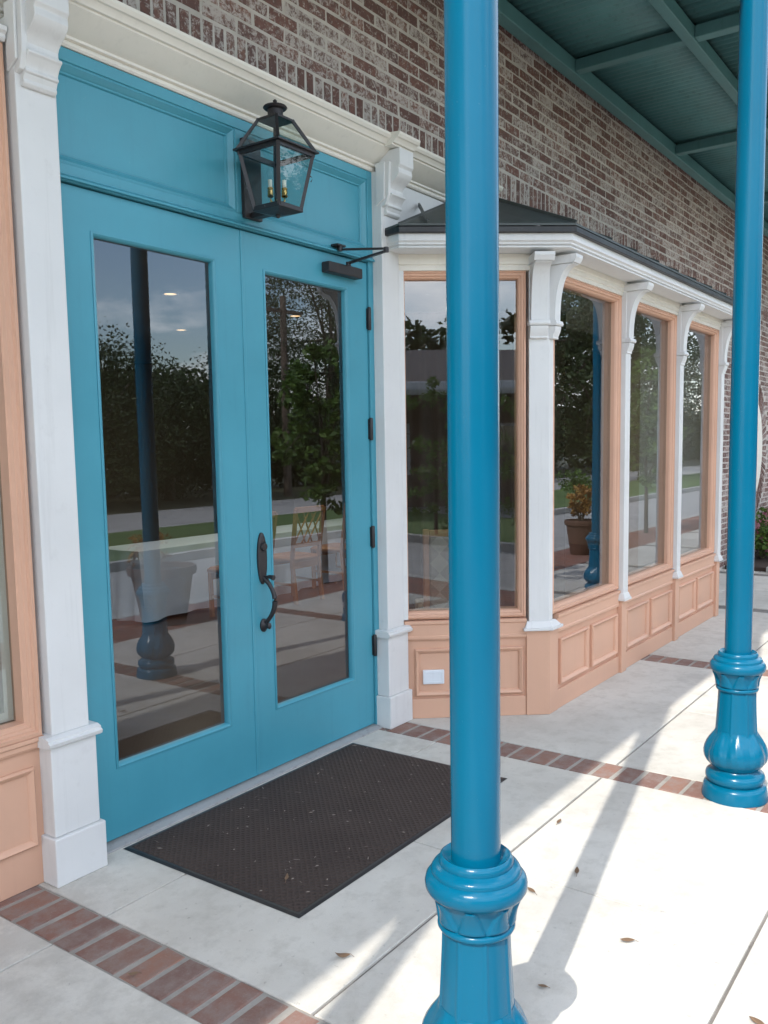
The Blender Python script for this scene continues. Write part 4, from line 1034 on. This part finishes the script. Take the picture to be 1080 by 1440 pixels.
# shrubs on the lawn
def shrub(x, y, r_, h, seed, mat, label, zb=0, nm='shrub', n=34, per=30, leaf=.05, bloom=False):
    rng = np.random.default_rng(seed); e = empty(nm, (x, y, zb), label, 'shrub')
    cs = []; rs = []
    for k in range(n):
        q = rng.normal(size=3); q /= np.linalg.norm(q); t = rng.random()**.4; cs.append((x+q[0]*r_*t, y+q[1]*r_*t, zb+h*.55+q[2]*h*.42*t)); rs.append(r_*.28)
    leaf_mesh_obj('foliage', leaf_cloud(rng, cs, rs, per, leaf), mat, e, (x, y, zb))
    if bloom:
        cs2 = [(c[0], c[1]-.05, c[2]+.03) for c in cs[::2]]; leaf_mesh_obj('blossom', leaf_cloud(rng, cs2, [.06]*len(cs2), 10, .030, 1, .9), 'leaf_pink', e, (x, y, zb))
    m = MB()
    for k in range(6): m.tube([(x, y, zb-.02), cs[k]], [.014, .005], 5)
    part('stem', m, 'bark', e)
    return e
shrub(24.5, -9.0, .55, .8, 71, 'leaf_mid', 'round bush on the lawn, mirrored in the first bay window', .02)
shrub(30, -8.4, .6, .8, 72, 'leaf_dark', 'dark round bush on the lawn, mirrored past the first', .02)
# flowering bush by the far wall
bed = part('planting_bed', MB().box(11.35, 16, -.52, -.02, -.01, .05), 'soil'); tag(bed, kind='structure')
part('bed_edging', MB().box(11.25, 16, -.62, -.52, -.01, .07), 'kerb_concrete', bed, bevel=.01)
shrub(12.25, -.28, .42, .62, 73, 'leaf_mid', 'green bush with pink flowers against the far brick wall', .05, 'flowering_bush', 60, 26, .035, True)
shrub(13.2, -.28, .45, .58, 74, 'leaf_mid', 'second pink-flowered bush beyond the round brick niche', .05, 'flowering_bush', 60, 26, .035, True)

# pots on the verge
def pot(x, y, r_, h, mat, label, group='plant pots on the verge', z0=-.004, kind=0):
    e = empty('plant_pot', (x, y, z0), label, 'pot', group)
    if kind == 0: pr_ = [(r_*.62, z0), (r_*.66, z0+.02), (r_*.90, z0+h*.84), (r_*1.0, z0+h*.86), (r_*1.03, z0+h*.93), (r_*1.0, z0+h), (r_*.90, z0+h), (r_*.86, z0+h*.9)]
    else: pr_ = [(r_*.7, z0), (r_*.72, z0+.05), (r_*.45, z0+.10), (r_*.40, z0+h*.45), (r_*.55, z0+h*.75), (r_*.98, z0+h*.93), (r_*1.02, z0+h), (r_*.9, z0+h), (r_*.5, z0+h*.86)]
    m = MB(); m.lathe(pr_, x, y, 36); part('body', m, mat, e, smooth=45)
    m = MB(); m.lathe([(r_*.85, z0+h*.86), (r_*.85, z0+h*.91), (r_*.4, z0+h*.93)], x, y, 24); part('soil', m, 'soil', e, smooth=40)
    return e
pot(5.35, -3.42, .31, .54, 'terracotta', 'wide clay pot on the brick verge, mirrored in the left door')
pot(11.95, -3.50, .24, .50, 'terracotta', 'clay pot holding an orange shrub, mirrored in the first bay window')
pot(15.9, -2.75, .20, .62, 'stone_pot', 'pale stone urn mirrored in the last bay window', kind=1)
shrub(5.2, -3.42, .22, .42, 81, 'leaf_orange', 'sparse orange shrub in the wide clay pot', .50, 'potted_shrub', 20, 12, .026)
shrub(11.95, -3.50, .20, .62, 82, 'leaf_orange', 'dense orange-leaved shrub in the clay pot', .45, 'potted_shrub', 34, 26, .030)
# utility pole beyond the road
e = empty('utility_pole', (24.0, -18.6, -.16), 'wooden utility pole beyond the road, mirrored in the right door', 'pole')
m = MB(); m.tube([(24, -18.6, -.2), (24, -18.6, 7.0)], [.15, .11], 12); part('pole', m, 'utility_wood', e, smooth=50)
part('crossarm', MB().box(23.0, 25.0, -18.68, -18.58, 6.4, 6.52), 'utility_wood', e)

# ------------------------------------------------------------------ low building across the way, mirrored in the angled glass
nb_ = empty('neighbour_building', (-11, -11.5, -.16), 'low tan building with shingle roof and white gutter, mirrored in the angled bay glass', 'building')
d_ = Vector((-.79, -.61, 0)).normalized(); c0 = Vector((4.4, -.36, 0))+d_*19
NF = Face(c0.x+(-d_.y)*7, c0.y+d_.x*7, d_.y, -d_.x)
wbm = MB(); NF.box(wbm, 0, 14, -6, 0, -.16, 2.9); part('wall', wbm, 'plaster_tan', nb_)
rfm = MB(); NF.prism(rfm, [(3.2, 2.92), (3.2, 3.0), (-3, 4.5), (-6.7, 3.0), (-6.7, 2.92)], -.5, 14.5); rof = part('roof', rfm, 'shingle', nb_)  # overhang made deep to keep the wall below in shade
gm = MB(); NF.prism(gm, [(3.201, 2.80), (3.32, 2.80), (3.40, 2.92), (3.40, 3.10), (3.201, 3.10)], -.5, 14.5); part('gutter', gm, 'gutter_white', rof, bevel=.02)
for s_ in (1.6, 5.2, 8.8, 12.2):
    wm = MB(); NF.ring(wm, s_, s_+1.4, .8, 2.2, [(0, -.01), (0, .04), (.08, .04), (.08, -.01)]); wo = part('window', wm, 'gutter_white', nb_)
    part('pane', NF.box(MB(), s_+.08, s_+1.32, .001, .012, .88, 2.12), 'pane_glass', wo)
tree(c0.x-4, c0.y-9, 6.6, 3.4, 90, 'leaf_dark', 'dark tree rising behind the low tan building', clumps=90, leaf=.2, low=.1)
tree(c0.x+3, c0.y-12, 6.2, 3.2, 91, 'leaf_dark', 'dark tree behind the end of the low tan building', clumps=90, leaf=.2, low=.1)
